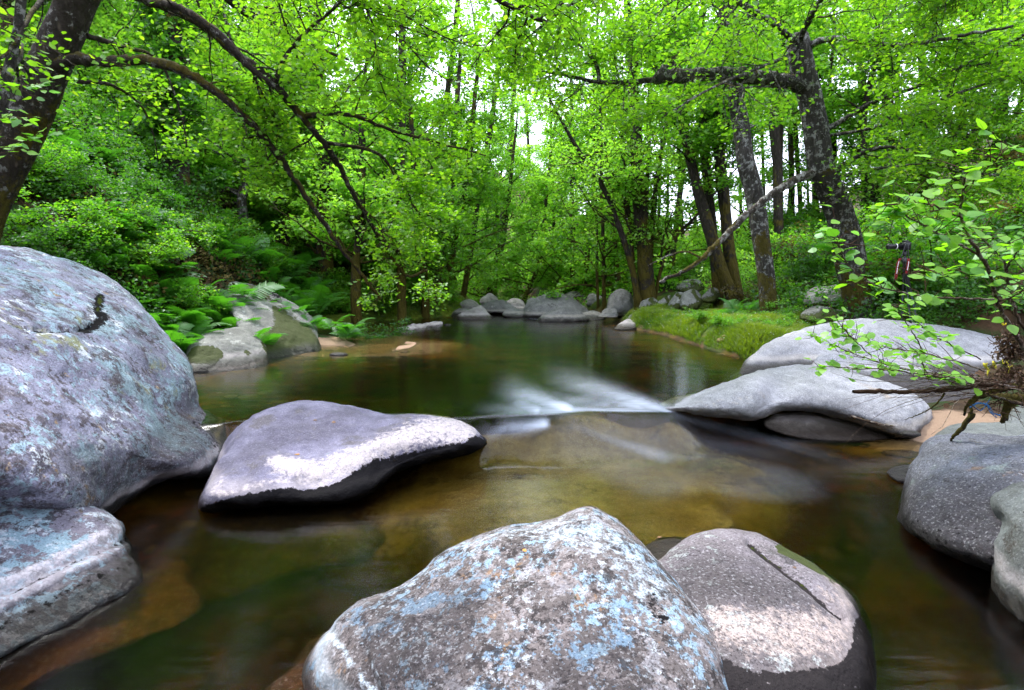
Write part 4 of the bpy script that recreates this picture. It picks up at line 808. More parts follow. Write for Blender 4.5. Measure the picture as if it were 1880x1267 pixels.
for i, (bx, by, tx, ty, dd, r0, lb) in enumerate([
        (1432, 440, 1418, 150, 19, .20, 'dark straight trunk on the skyline, first right of the thick brown trunk'),
        (1425, 440, 1436, 130, 20, .15, 'dark trunk crossing close behind the first skyline trunk'),
        (1456, 430, 1450, 180, 22, .13, 'thin trunk on the bright skyline left of the grey tree'),
        (1472, 430, 1460, 210, 23, .11, 'thinnest skyline trunk touching the grey tree outline'),
        (1500, 430, 1490, 160, 24, .16, 'trunk half hidden behind the grey lichened tree'),
        (1640, 300, 1618, 60, 22, .26, 'thick dark trunk on the slope high on the right'),
        (1700, 260, 1690, 40, 24, .2, 'dark trunk on the crest near the right edge'),
        (1760, 240, 1790, 10, 24, .2, 'leaning dark trunk on the crest at the far right'),
        (1590, 300, 1575, 60, 26, .2, 'slim trunk on the slope between the grey tree and the thick dark one'),
        (1840, 180, 1830, 20, 22, .2, 'dark trunk close to the top right corner'),
        (1405, 430, 1398, 200, 24, .08, 'slim skyline trunk emerging beside the thick brown trunk'),
        (1444, 440, 1462, 180, 27, .08, 'very thin leaning trunk between the skyline trunks'),
        (1486, 430, 1478, 190, 27, .07, 'very thin trunk just left of the grey tree on the skyline'),
        (1362, 440, 1356, 180, 25, .08, 'thin far trunk between the twin trunks and the thick brown one'),
        (1275, 450, 1282, 180, 26, .08, 'thin far trunk framed inside the twin mossy trunks'),
        (1225, 460, 1228, 160, 28, .08, 'thin far trunk in the bright gap left of the twin trunks')]):
    rt(lb, (bx, by + 40, dd), [(bx * .6 + tx * .4, by * .6 + ty * .4, dd), (tx, ty, dd), (tx - 3, ty - 160, dd + .5)], r0, r0 * .65, 120 + i, BARKD, LEAF_FAR, auto_from=.66, alen=2.4, nleaf=4800, lsize=.12)
# the old stool of stems behind the far boulders
mk = [[(1188, 575, 15.8), (1180, 440, 15.8), (1172, 300, 15.9), (1165, 180, 16), (1158, 60, 16)], [(1180, 575, 15.9), (1192, 470, 16), (1205, 340, 16.4), (1228, 200, 17)],
      [(1176, 580, 15.7), (1158, 490, 15.6), (1130, 400, 15.4), (1098, 330, 15.2), (1072, 290, 15)], [(1168, 575, 15.9), (1158, 430, 16.2), (1148, 330, 16.5), (1140, 200, 17)],
      [(1198, 575, 16), (1212, 500, 16), (1238, 440, 15.8), (1275, 400, 15.6)], [(1182, 575, 16.2), (1186, 400, 16.6), (1192, 250, 17), (1194, 100, 17.3)]]
make_tree('coppiced_tree', 'old many stemmed dark tree fanning out behind the tall rounded boulder', 'tree', [(rooted(a), r0, r0 * .55) for a, r0 in zip(mk, (.26, .11, .11, .08, .07, .09))], [], 131, BARKD, LEAF_FAR,
          nleaf=15000, lsize=.10, auto=9, auto_from=.5, alen=2.3, arad=.045)
for i, (bx, by, tx, ty, dd, r0, lb) in enumerate([
        (1098, 560, 1092, 280, 18.5, .06, 'slender dark pole of a trunk left of the many stemmed tree'),
        (1110, 560, 1102, 240, 18.2, .08, 'straight slim trunk, second pole left of the many stemmed tree'),
        (1070, 550, 1092, 330, 22, .12, 'reddish trunk behind the pale pinkish boulder'),
        (1052, 550, 1050, 360, 23, .12, 'grey slim trunk further left behind the pale pinkish boulder'),
        (1140, 560, 1120, 380, 21, .14, 'slanting dark trunk just left of the many stemmed tree'),
        (1230, 520, 1262, 230, 21, .13, 'slim trunk behind the leaning pale slab'),
        (1020, 545, 1012, 250, 27, .09, 'thin pale trunk above the right part of the big block'),
        (1255, 500, 1240, 150, 24, .09, 'thin grey trunk left of the twin mossy trunks'),
        (1205, 520, 1218, 160, 23, .08, 'thin grey trunk close to the right of the many stemmed tree'),
        (1375, 480, 1382, 160, 21, .09, 'thin grey trunk in the gap before the thick brown trunk'),
        (985, 550, 968, 230, 31, .11, 'thin far trunk over the left end of the big block'),
        (1130, 540, 1128, 190, 26, .08, 'thin pale trunk seen left through the many stemmed tree'),
        (960, 560, 992, 470, 24, .12, 'small crooked tree behind the big block'),
        (890, 560, 925, 440, 26, .13, 'leaning dark trunk above the round pale boulders')]):
    rt(lb, (bx, by, dd), [(bx * .7 + tx * .3, by * .7 + ty * .3, dd), (tx, ty, dd), (tx + (tx - bx) * .5, ty - 160, dd + .5)], r0, r0 * .6, 140 + i, BARKD, LEAF_FAR if i not in (0, 1, 4) else LEAF_MID, auto_from=.35, alen=2.5, nleaf=6000, lsize=.115, auto=13)
# left bank trunks
for i, (bx, by, tx, ty, dd, r0, lb) in enumerate([
        (735, 500, 738, 130, 15, .14, 'dark upright trunk behind the tips of the arching limbs'),
        (780, 520, 760, 300, 17, .12, 'dark slim trunk right of the upright one on the left bank'),
        (655, 500, 662, 400, 14, .14, 'dark tree trunk close behind the tip of the bare drooping limb'),
        (800, 540, 830, 330, 18, .14, 'trunk leaning to the river at the grassy left tip'),
        (820, 540, 860, 300, 19, .13, 'second leaning trunk at the grassy left tip'),
        (770, 520, 820, 180, 20, .15, 'slanting grey trunk far up the left bank'),
        (850, 545, 905, 200, 24, .15, 'far slanting trunk near the middle of the picture'),
        (600, 420, 585, 40, 17, .22, 'tall trunk on the left slope beneath the upper limbs'),
        (480, 330, 470, -40, 20, .26, 'tall dark trunk on the upper left slope'),
        (905, 555, 935, 300, 30, .2, 'far trunk at the bend of the river, left side'),
        (700, 480, 712, 100, 24, .18, 'far trunk glimpsed between the arching limbs')]):
    rt(lb, (bx, by, dd), [(bx * .6 + tx * .4, by * .6 + ty * .4, dd), (tx, ty, dd), (tx + (tx - bx) * .4, ty - 170, dd + .3)], r0, r0 * .6, 160 + i, BARKD, [LEAF_MID, LEAF_MID, LEAF_FAR][i % 3], auto_from=.3, alen=2.6, nleaf=7500 if dd < 20 else 6000, lsize=.11, auto=14)
ivy = make_tree('ivy_trunk', 'ivy clad dark trunk standing in the ferny gully on the left slope', 'tree', [(rooted([(330, 370, 13), (322, 250, 13), (318, 130, 13), (320, -20, 13)]), .38, .2)], [], 180, BARKD, LEAF_DARK, nleaf=9000, lsize=.12, auto=30, auto_from=.05, alen=1.1, arad=.02)

# ------------------------------------------------------------------ crowns of the wood around: a few kinds, copied
def far_kind(seed, h, n, size, mat, bark, low=.12):
    r = np.random.default_rng(seed); tr = [(0, 0, -.4)]; q = np.zeros(3)
    for i in range(6): q = q + np.array([r.normal(0, .22), r.normal(0, .22), h / 6 * .8]); tr.append(tuple(q))
    return make_tree('woodland_tree', '', 'tree', [(tr, .17, .06)], [], seed, bark, mat, nleaf=n, lsize=size, auto=22, auto_from=low, alen=h * .30, arad=.05, sides=7, asub=5, spr=.22)
kinds = [far_kind(201, 9, 11000, .135, LEAF_FAR, BARKD), far_kind(202, 11, 11500, .14, LEAF_MID, BARKD), far_kind(203, 7, 9500, .125, LEAF_FAR, BARK2), far_kind(204, 12, 11000, .15, LEAF_FAR, BARKD, .3), far_kind(205, 8, 10000, .125, LEAF_MID, BARKD)]
grey_kind = far_kind(206, 7, 12000, .12, LEAF_GREY, BARKD)
used = set()
def woods(px, d, k, sc, label, group):
    src = kinds[k] if isinstance(k, int) else k; x, y, z = at(px, d)
    if id(src) in used: o = copy_thing(src, (x, y, z - .1), 0, sc)
    else: o = src; used.add(id(src)); o.location = (x, y, z - .1); o.scale = (sc,) * 3
    o.rotation_euler[2] = rng.uniform(0, 6.28); o['label'] = label; o['group'] = group; return o
for i, px in enumerate(np.linspace(120, 820, 11)):
    woods(px + rng.uniform(-15, 15), rng.uniform(15, 20) + (5 if px > 650 else 0), [0, 4, 2][i % 3], rng.uniform(.7, 1.), 'leafy tree in the front row up the fern slope on the left', 'front trees of the left slope')
for i, px in enumerate(np.linspace(60, 900, 12)):
    woods(px + rng.uniform(-20, 20), rng.uniform(26, 34), [0, 2, 4, 3][i % 4], rng.uniform(.8, 1.25), 'leafy tree high on the left slope behind the front row', 'upper trees of the left slope')
for i, px in enumerate(np.linspace(830, 1150, 8)):
    woods(px + rng.uniform(-10, 10), rng.uniform(32, 48), [2, 0, 3][i % 3], rng.uniform(.75, 1.05), 'pale green tree closing the valley above the far boulders', 'trees across the head of the valley')
for i, px in enumerate(np.linspace(1020, 1170, 2)):
    woods(px, rng.uniform(21, 27), [1, 4, 2][i % 3], rng.uniform(.5, .75), 'leafy tree behind the many stemmed tree on the right bank', 'trees behind the many stemmed tree')
for i, px in enumerate(np.linspace(1500, 2050, 11)):
    woods(px + rng.uniform(-10, 10), rng.uniform(17, 25), [1, 4][i % 2], rng.uniform(.7, 1.), 'leafy tree on the shaded slope behind the grey tree', 'trees of the right slope')
for px, d, s, l in ((395, 24, .9, 'silvery leaved tree on the upper left slope'), (715, 30, .9, 'silvery grey leaved tree seen between the arching limbs'), (205, 20, .7, 'silvery leaved tree above the fern gully on the left')):
    woods(px, d, grey_kind, s, l, 'silvery trees of the left slope')

# ------------------------------------------------------------------ bushes and undergrowth
def bush_kind(name, seed, n, size, mat, wide=.75, high=.75, stems=14, near=False):
    r = np.random.default_rng(seed); root = thing(name, '', 'bush', (0, 0, 0)); wood = Geo(); anch = []
    for i in range(stems):
        a = r.uniform(0, 6.28); p = path(np.array([0, 0, -.1]), np.array([math.cos(a) * wide, math.sin(a) * wide, 1 * high]), r.uniform(.6, 1.15), 6, .12, -.03, r)
        tube(wood, p, np.linspace(.012, .004, 7), 4, cap=False); spray(p, r, wood, anch, .42, .006, sub=5, depth=0)
    put('stem', wood.me('stem'), BARKD, root, local=True)['kind'] = 'stuff'
    g = Geo(); leaves(g, anchors_pts(anch, n, r, .07), size, .5, near, r); put('foliage', g.me('foliage', smooth=False), mat, root, local=True)['kind'] = 'stuff'
    return root
bk = {'bright': bush_kind('leafy_bush', 301, 3800, .055, LEAF_MID), 'mid': bush_kind('leafy_bush', 302, 3800, .05, leaf_mat('leaf_bush', (.05, .17, .012), (.16, .38, .02)), 1.), 'dark': bush_kind('dark_bush', 303, 3600, .05, LEAF_DARK, 1.1, .6),
      'rusty': bush_kind('rusty_bush', 304, 3000, .04, LEAF_RED, .9), 'pale': bush_kind('pale_bush', 305, 4200, .05, LEAF_FAR, .9, .9)}
def bush(kind, x, y, sc, label, group):
    src = bk[kind]; loc = (x, y, gz(x, y) - .05)
    if kind in used: o = copy_thing(src, loc, 0, sc)
    else: o = src; used.add(kind); o.location = loc; o.scale = (sc,) * 3
    o.rotation_euler[2] = rng.uniform(0, 6.28); o['label'] = label; o['group'] = group; return o
def scatter(n, pxr, dr, pick, scr, label, group, ok=None, power=1.):
    k = 0; tries = 0; got = []
    while k < n and tries < n * 30:
        tries += 1; px = rng.uniform(*pxr); d = dr[0] + (dr[1] - dr[0]) * rng.uniform() ** power; x = (px - 940) / F * d
        dd, ins = polydist(np.array([x]), np.array([d]), WPOLY); sd = -dd[0] if ins[0] else dd[0]
        if sd < .35 or (ok and not ok(px, d, x, sd)): continue
        got.append((x, d, rng.choice(pick), rng.uniform(*scr))); k += 1
    for x, y, kd, sc in got: bush(str(kd), x, y, sc * (1 + .02 * y), label, group)
scatter(46, (20, 620), (8.5, 16), ['mid', 'mid', 'dark', 'bright'], (.6, 1.), 'green bush among the ferns of the left slope', 'bushes among the ferns', lambda px, d, x, sd: sd > 1.9, 1.2)
scatter(14, (-120, 150), (6.9, 9.5), ['dark', 'mid', 'rusty'], (.5, .9), 'dark bush beside the massive leaning trunk', 'bushes at the leaning trunk')
scatter(44, (60, 700), (16, 30), ['bright', 'pale', 'mid'], (1.1, 1.9), 'sunny green bush higher up the left slope', 'bushes high on the left slope')
scatter(26, (600, 860), (11.5, 22), ['mid', 'bright', 'bright'], (.6, 1.1), 'leafy bush along the left shore before the grassy tip', 'bushes along the left shore', lambda px, d, x, sd: sd > .8 and d > 11.5 and (px < 740 or d > 17))
scatter(26, (850, 1200), (23, 40), ['pale', 'pale', 'bright'], (1.0, 1.8), 'pale bush behind the far boulders', 'bushes behind the far boulders')
scatter(44, (1400, 1980), (10, 24), ['dark', 'mid', 'dark', 'rusty', 'mid'], (.8, 1.5), 'shaded bush on the right slope behind the grey tree', 'bushes of the right slope', lambda px, d, x, sd: sd > 2.8 and (px > 1620 or d > 12.5) )
scatter(16, (1200, 1500), (16, 26), ['bright', 'mid', 'pale'], (.8, 1.2), 'green bush under the skyline behind the twin trunks', 'bushes behind the twin trunks', lambda px, d, x, sd: sd > 3)
for px, d, kd, sc, l in ((1432, 11.2, 'dark', .75, 'dark bush at the foot of the thick brown trunk'), (1462, 11.4, 'mid', .65, 'bush between the thick brown trunk and the square mossy rock'), (1445, 10.9, 'dark', .5, 'low bush hugging the water side of the thick brown trunk'),
                        (955, 25, 'dark', 1.2, 'round dark green bush behind the big block'), (690, 11.9, 'dark', .8, 'dark bush overhanging the undercut left shore'), (1720, 9, 'dark', 1.1, 'dark bush behind the tripod'), (1820, 8.6, 'dark', 1.2, 'dark bush at the right edge above the domed boulder'), (1650, 10.4, 'dark', 1.0, 'dark bush left of the camera on the tripod')):
    bush(kd, *at(px, d)[:2], sc, l, 'single bushes')
scatter(16, (1200, 1520), (8.5, 13), ['bright', 'mid'], (.2, .34), 'low leafy plant on the grassy bank', 'low plants on the grassy bank', lambda px, d, x, sd: .3 < sd < 2.4)
# low leafy cover, uncountable
def cover(name, label, n, area, size, mat, hgt, seed, tilt=.6, near=False):
    r = np.random.default_rng(seed); pts = []
    while sum(len(p) for p in pts) < n:
        px = r.uniform(area[0], area[1], n); d = area[2] + (area[3] - area[2]) * r.uniform(0, 1, n) ** 1.3; x = (px - 940) / F * d
        dd, ins = polydist(x, d, WPOLY); ok = (~ins) & (dd > area[4]) & (dd < area[5]); x, y = x[ok], d[ok]
        c = fbm(np.stack([x, y, 0 * x], -1), .9, 3, seed); kk = c > -.35; x, y, c = x[kk], y[kk], c[kk]
        pts.append(np.stack([x, y, terr(x, y) + hgt * (1 + c) * r.uniform(0, 1, len(x))], -1))
    p = np.vstack(pts)[:n]; g = Geo(); leaves(g, p, size, tilt, near, r)
    o = put(name, g.me(name, smooth=False), mat, loc=(0, 0, 0)); tag(o, None, None, kind='stuff'); return o
cover('undergrowth', '', 60000, (-60, 900, 7.5, 30, 1.7, 30), .075, bk['mid'].children[1].data.materials[0], .45, 401)
cover('undergrowth', '', 30000, (1380, 2100, 9, 28, 2.4, 30), .075, LEAF_DARK, .4, 402)
cover('undergrowth', '', 16000, (1150, 1560, 12.5, 28, 3, 30), .08, LEAF_MID, .35, 403)
cover('undergrowth', '', 22000, (780, 1250, 20, 60, .6, 30), .15, LEAF_FAR, .5, 404)
cover('undergrowth', '', 14000, (-250, 330, 5.6, 10, 1.0, 30), .06, LEAF_DARK, .35, 406)
cover('ivy', '', 9000, (120, 420, 9, 15, 2.5, 30), .07, LEAF_DARK, .9, 405)
# grass on the right bank and the grassy tip
def grass(name, n, area, h, seed, sdm):
    r = np.random.default_rng(seed); px = r.uniform(area[0], area[1], n * 3); d = r.uniform(area[2], area[3], n * 3); x = (px - 940) / F * d
    dd, ins = polydist(x, d, WPOLY); ok = (~ins) & (dd > .10) & (dd < sdm) & (fbm(np.stack([x, d, 0 * x], -1), 1.1, 3, seed + 1) > -.95); x, y = x[ok][:n], d[ok][:n]
    z = terr(x, y); c = fbm(np.stack([x, y, 0 * x], -1), 1.7, 3, seed); hh = h * (.45 + .55 * np.clip(1 + 1.3 * c, 0, 2)) * r.uniform(.6, 1.2, len(x)); n = len(x)
    a = r.uniform(0, 6.28, n); w_ = np.stack([np.cos(a), np.sin(a), 0 * a], -1) * .006; ln = r.normal(0, .35, (n, 3)); ln[:, 2] = 1
    b = np.stack([x, y, z - .01], -1); m_ = b + ln * hh[:, None] * .5; t = b + ln * hh[:, None] * np.array([1.7, 1.7, .95])
    v = np.stack([b - w_, b + w_, m_ + w_ * .8, m_ - w_ * .8, t], 1).reshape(-1, 3); i = np.arange(n)[:, None] * 5
    me_ = mesh(name, v, i + np.array([[0, 1, 2, 3]]), i + np.array([[3, 2, 4]]), False, {'tint': np.repeat(np.clip(.5 + .5 * c + r.normal(0, .15, n), 0, .95), 5)})
    o = put(name, me_, GRASSM); tag(o, None, None, kind='stuff'); return np.stack([x, y, z + hh], -1)
gp = grass('grass', 110000, (1120, 1700, 7.2, 15.5), .12, 501, 2.6)
grass('grass', 16000, (700, 900, 14, 22), .12, 502, 1.6)
r = np.random.default_rng(5); sel = gp[r.permutation(len(gp))[:900]]; g = Geo(); leaves(g, sel, .017, .4, False, r, wid=1)
wf = M_('white_petal'); wfm = wf.pbr((.75, .76, .72), .6); tag(put('white_flowers', g.me('white_flowers', smooth=False), wfm), None, None, kind='stuff')

# ------------------------------------------------------------------ ferns
def frond_mesh(name, L, seed, pairs=17):
    r = np.random.default_rng(seed); g = Geo(); t = np.linspace(0, 1, 14); p = np.stack([t * L * (1 - .12 * t), 0 * t, L * (.55 * t - .62 * t ** 2.2)], -1)
    tube(g, p, np.linspace(.005, .001, 14), 3, cap=False)
    for i in range(pairs):
        f = .16 + .82 * i / pairs; b = np.array([np.interp(f, t, p[:, k]) for k in range(3)]); pl = L * .30 * math.sin(math.pi * min(1, (1 - f) * .62 + .03)) * (.7 + .3 * min(1, f * 4))
        for s in (-1, 1):
            d = unit(np.array([.38, s * 1., -.12 + r.normal(0, .05)])); w_ = L * .031; e = b + d * pl; a = unit(np.array([1, -s * .38, 0]))
            k = 5; u = np.linspace(0, 1, k + 1)[:, None]; mid = b + (e - b) * u + np.array([0, 0, -.05 * pl]) * u ** 2
            v = []; fc = []
            for j in range(k):                                      # toothed leaflets
                wj = w_ * (1 - .75 * j / k); hw = a * wj * .45; v += [mid[j] + hw, (mid[j] + mid[j + 1]) / 2 + a * wj, mid[j + 1] + hw * .8, mid[j + 1] - hw * .8, (mid[j] + mid[j + 1]) / 2 - a * wj, mid[j] - hw]; fc += [[6 * j, 6 * j + 1, 6 * j + 4, 6 * j + 5], [6 * j + 1, 6 * j + 2, 6 * j + 3, 6 * j + 4]]
            g.add(np.array(v), fc, a=np.full(len(v), .35 + .5 * f * r.uniform(.5, 1)))
    return g.me(name, smooth=False)
fronds = [frond_mesh('frond', .75, s) for s in (1, 2, 3)]
for f_ in fronds: f_.materials.append(FERN)
def fern(x, y, sc, label, group, n=7, lean=0):
    root = thing('fern', label, 'fern', (x, y, gz(x, y) - .03), group, rng.uniform(0, 6.28)); root.scale = (sc,) * 3
    for i in range(n):
        o = bpy.data.objects.new('frond', fronds[i % 3]); C.objects.link(o); o.parent = root
        o.rotation_euler = (rng.normal(0, .3), -rng.uniform(.15, .85), i * 6.283 / n + rng.normal(0, .25)); o.scale = (rng.uniform(.8, 1.2),) * 3; o.location = (0, 0, rng.uniform(.05, .3))
    return root
def ferns(n, pxr, dr, scr, label, group, ok=None):
    k = 0
    while k < n:
        px = rng.uniform(*pxr); d = rng.uniform(*dr); x = (px - 940) / F * d; dd, ins = polydist(np.array([x]), np.array([d]), WPOLY)
        if ins[0] or dd[0] < .15 or (ok and not ok(px, d, x, dd[0])): continue
        fern(x, d, rng.uniform(*scr), label, group); k += 1
ferns(44, (150, 500), (7.0, 9.6), (.6, .9), 'bracken fern hanging over the boulders of the left shore', 'ferns over the left shore', lambda px, d, x, sd: sd > .9 and px < 455)
ferns(46, (60, 560), (9.4, 12.5), (.65, 1.05), 'bracken fern on the lower left slope', 'ferns of the lower left slope', lambda px, d, x, sd: sd > .8 and not (450 < px < 600 and d < 11.5))
ferns(24, (480, 700), (10.2, 14), (.55, .8), 'bright fern beside the sand bar on the left', 'ferns by the sand bar', lambda px, d, x, sd: sd > .9)
ferns(18, (200, 640), (12.5, 18), (1.0, 1.5), 'bright fern high on the left slope', 'ferns high on the left slope')
ferns(12, (1480, 1900), (10.5, 14), (1.0, 1.5), 'fern in the shade of the right slope', 'ferns of the right slope', lambda px, d, x, sd: sd > 3)
for px, d, s, l in ((1350, 12.6, .8, 'fern in the grass between the twin trunks and the thick trunk'), (1372, 12.2, .7, 'smaller fern beside the one in the grass by the thick trunk'), (465, 8.6, .9, 'fern drooping onto the mossy boulder')):
    a = at(px, d); fern(a[0], a[1], s, l, 'single ferns')

# ------------------------------------------------------------------ sapling over the right boulders, every leaf its own part
def leaf_blade(name, seed, wid=.86):
    r = np.random.default_rng(seed); n = 9; t = np.linspace(0, 1, n); w_ = wid * .5 * np.sin(np.pi * t ** .8) ** .75 * (1 + .05 * np.sin(t * 40 + seed)); w_[0] = .01; w_[-1] = .05
    mid = np.stack([t, 0 * t, -.12 * t ** 2], -1); v = []
    for i in range(n): v += [mid[i] + [0, w_[i], .10 * w_[i] + .015 * math.sin(i * 2.3 + seed)], mid[i], mid[i] - [0, w_[i], 0] + [0, 0, .10 * w_[i] + .015 * math.sin(i * 1.9)]]
    q = [];
    for i in range(n - 1): q += [[3 * i, 3 * i + 1, 3 * i + 4, 3 * i + 3], [3 * i + 1, 3 * i + 2, 3 * i + 5, 3 * i + 4]]
    g = Geo(); g.add(np.array(v), q, a=np.full(len(v), r.uniform(.2, .85))); tube(g, np.array([[-.18, 0, .02], [0, 0, 0], [.9, 0, -.10]]), [.012, .012, .004], 3, cap=False)
    return g.me(name)
LM = [leaf_mat('sapling_leaf', (.10, .27, .012), (.24, .48, .025), tr=.5), leaf_mat('sapling_leaf_deep', (.05, .17, .012), (.13, .32, .03), tr=.4), leaf_mat('sapling_leaf_cool', (.10, .27, .06), (.20, .42, .12), tr=.4)]
blades = []
for i in range(9):
    b_ = leaf_blade('leaf', i, .74 + .05 * (i % 4)); b_.materials.append(LM[(0, 0, 0, 1, 0, 2, 0, 1, 0)[i]]); blades.append(b_)
TWIG = bark_mat('twig_bark', (.20, .13, .09), (.42, .36, .30), mossk=.2, lich=.5)
TWIGD = bark_mat('twig_red', (.16, .08, .05), (.28, .19, .14), mossk=.1, lich=.62)
def sapling(name, label, cat, base, branches, seed, lsize):
    r = np.random.default_rng(seed); o = np.array(P(*base)); root = thing(name, label, cat, tuple(o)); cnt = 0; more = []
    branches = sorted(branches, key=lambda b: b[4] == 'branch')
    for pts, r0, r1, nl, nm in branches:
        nl = int(nl * 2.7)
        p = catmull(PP(pts), 8); g = Geo(); p = p + r.normal(0, .0025, p.shape); tube(g, p, np.linspace(r0, r1, len(p)), 7, knob=.1)
        put(nm, g.me(nm, o), TWIG if r0 > .004 else TWIGD, root, local=True)
        for k in range(nl):
            f = r.uniform(.22, 1) if k else 1.; x = f * (len(p) - 1); j = min(int(x), len(p) - 2); b = p[j] + (p[j + 1] - p[j]) * (x - j); t = unit(p[j + 1] - p[j])
            side = unit(np.cross(t, [0, 0, 1.]) * (1 if k % 2 else -1) + r.normal(0, .5, 3)); d = unit(t * .4 + side); off = 0
            if r.uniform() < .45:                                    # a short side shoot carries it
                e = b + d * r.uniform(.04, .13) + np.array([0, 0, r.uniform(-.02, .05)]); g = Geo(); tube(g, np.array([b, (b + e) / 2 + r.normal(0, .006, 3), e]), [.0022, .0018, .001], 4, cap=False)
                put('twig', g.me('twig', o), TWIGD, root, local=True); b = e
            qx_, qy_, _q = proj(b[None])
            if 1605 < qx_[0] < 1700 and 425 < qy_[0] < 515: continue     # clearing through which the tripod shows
            L = lsize * r.uniform(.55, 1.25); up = unit(np.array([r.normal(0, .38), r.normal(-.35, .4), 1.])); d = unit(d - up * (d @ up)); s_ = np.cross(up, d)
            if cnt >= 300:
                mb = blades[int(r.integers(0, 9))]; more.append((mb, b + d * L * .18 - o, np.stack([d, s_, up], 1) * L)); continue
            ob = bpy.data.objects.new('leaf', blades[int(r.integers(0, 9))]); C.objects.link(ob); ob.parent = root; ob.location = tuple(b + d * L * .18 - o)
            from mathutils import Matrix
            ob.rotation_euler = Matrix((d, s_, up)).transposed().to_euler(); ob.scale = (L,) * 3; cnt += 1
    if more:
        g = Geo()
        for mb, t0, mat_ in more:
            a = np.empty(len(mb.vertices) * 3, np.float32); mb.vertices.foreach_get('co', a); a = a.reshape(-1, 3) @ mat_.T + t0
            f4 = [list(p.vertices) for p in mb.polygons if len(p.vertices) == 4]; f3 = [list(p.vertices) for p in mb.polygons if len(p.vertices) == 3]
            g.add(a, f4, f3 or None, np.full(len(a), r.uniform(.1, .9)))
        put('leaves', g.me('leaves'), LM[0], root, local=True)['kind'] = 'stuff'
    return root
sapling('alder_sapling', 'leaning alder sapling with big round bright leaves in front of the right boulders', 'sapling', (1900, 700, 3.5), [
    ([(1905, 672, 3.4), (1880, 640, 3.2), (1850, 592, 3.0), (1832, 555, 2.9), (1820, 510, 2.7), (1800, 470, 2.5), (1778, 432, 2.4), (1765, 400, 2.3), (1768, 350, 2.2), (1778, 308, 2.1)], .013, .003, 20, 'stem'),
    ([(1915, 650, 3.4), (1872, 590, 3.2), (1856, 540, 3.1), (1846, 495, 2.9), (1838, 470, 2.8), (1810, 445, 2.6), (1790, 415, 2.5)], .010, .003, 16, 'stem'),
    ([(1800, 470, 2.5), (1765, 450, 2.45), (1730, 432, 2.4), (1690, 410, 2.35), (1655, 392, 2.3), (1640, 385, 2.3)], .005, .002, 22, 'branch'),
    ([(1815, 490, 2.6), (1760, 494, 2.6), (1700, 500, 2.5), (1640, 503, 2.5)], .004, .0018, 22, 'branch'),
    ([(1825, 550, 2.8), (1770, 548, 2.75), (1710, 545, 2.7), (1650, 536, 2.65), (1600, 520, 2.6), (1560, 490, 2.6), (1542, 455, 2.6), (1540, 436, 2.6)], .005, .0015, 28, 'branch'),
    ([(1768, 350, 2.2), (1800, 320, 2.1), (1832, 290, 2.0), (1848, 268, 2.0)], .003, .0015, 9, 'branch'),
    ([(1765, 400, 2.3), (1720, 380, 2.2), (1680, 372, 2.2), (1620, 380, 2.2)], .0035, .0015, 14, 'branch'),
    ([(1846, 495, 2.9), (1870, 460, 2.7), (1890, 430, 2.5)], .004, .002, 12, 'branch'),
    ([(1832, 555, 2.9), (1868, 540, 2.7), (1900, 500, 2.5)], .004, .002, 10, 'branch'),
    ([(1860, 702, 3.7), (1780, 692, 3.7), (1700, 684, 3.7), (1620, 668, 3.7), (1550, 642, 3.7), (1488, 612, 3.7)], .007, .0015, 30, 'branch'),
    ([(1880, 715, 3.7), (1800, 700, 3.65), (1720, 690, 3.6), (1640, 680, 3.6), (1570, 677, 3.6), (1500, 672, 3.6)], .008, .002, 24, 'branch'),
    ([(1740, 696, 3.7), (1698, 678, 3.6), (1692, 640, 3.5), (1670, 602, 3.3), (1650, 575, 3.2), (1636, 560, 3.1)], .005, .002, 14, 'branch'),
    ([(1830, 690, 3.6), (1760, 665, 3.5), (1700, 650, 3.4), (1640, 640, 3.4), (1580, 625, 3.4), (1530, 605, 3.4)], .005, .0015, 28, 'branch'),
    ([(1800, 660, 3.5), (1740, 630, 3.3), (1690, 600, 3.2)], .004, .0015, 12, 'branch'),
    ([(1600, 655, 3.6), (1570, 625, 3.5), (1545, 600, 3.5), (1535, 580, 3.5)], .003, .0015, 10, 'branch')], 601, .053)
sapling('leafy_shoot', 'fresh leafy shoot growing off the massive leaning trunk on the left', 'shoot', (-10, 330, 4.2), [
    ([(-30, 300, 4.2), (0, 275, 4.1), (40, 262, 4.0), (80, 240, 3.9)], .004, .0015, 10, 'branch'), ([(-30, 240, 4.2), (10, 215, 4.1), (50, 220, 4.0)], .004, .0015, 8, 'branch'),
    ([(-30, 170, 4.2), (10, 160, 4.1), (50, 158, 4.0), (75, 155, 4)], .004, .0015, 9, 'branch')], 602, .07)
# driftwood caught below it
r = np.random.default_rng(9); o = np.array(P(1840, 735, 3.75)); t_ = thing('driftwood_tangle', 'tangle of dark roots and drift twigs caught between the right boulders', 'driftwood', tuple(o))
def bits(root, name, lst, mat, o, knob=.2):
    for pts, a, b in lst:
        g = Geo(); p = catmull(PP(pts), 7); tube(g, p + r.normal(0, a * .15, p.shape), np.linspace(a, b, len(p)), 8, knob=knob, seed=4); put(name, g.me(name, o), mat, root, local=True)
bits(t_, 'root', [([(1900, 712, 3.7), (1850, 712, 3.7), (1800, 725, 3.7), (1775, 745, 3.7), (1772, 762, 3.75)], .02, .006), ([(1910, 725, 3.7), (1860, 735, 3.65), (1848, 755, 3.65), (1842, 775, 3.7)], .035, .012),
    ([(1785, 760, 3.8), (1768, 785, 3.85), (1752, 800, 3.9), (1745, 812, 3.95)], .018, .006), ([(1900, 700, 3.8), (1830, 718, 3.8), (1790, 735, 3.75), (1782, 760, 3.75)], .022, .008),
    ([(1900, 735, 3.6), (1850, 728, 3.6), (1820, 730, 3.6)], .03, .012)], BARKD, o)
g = Geo()
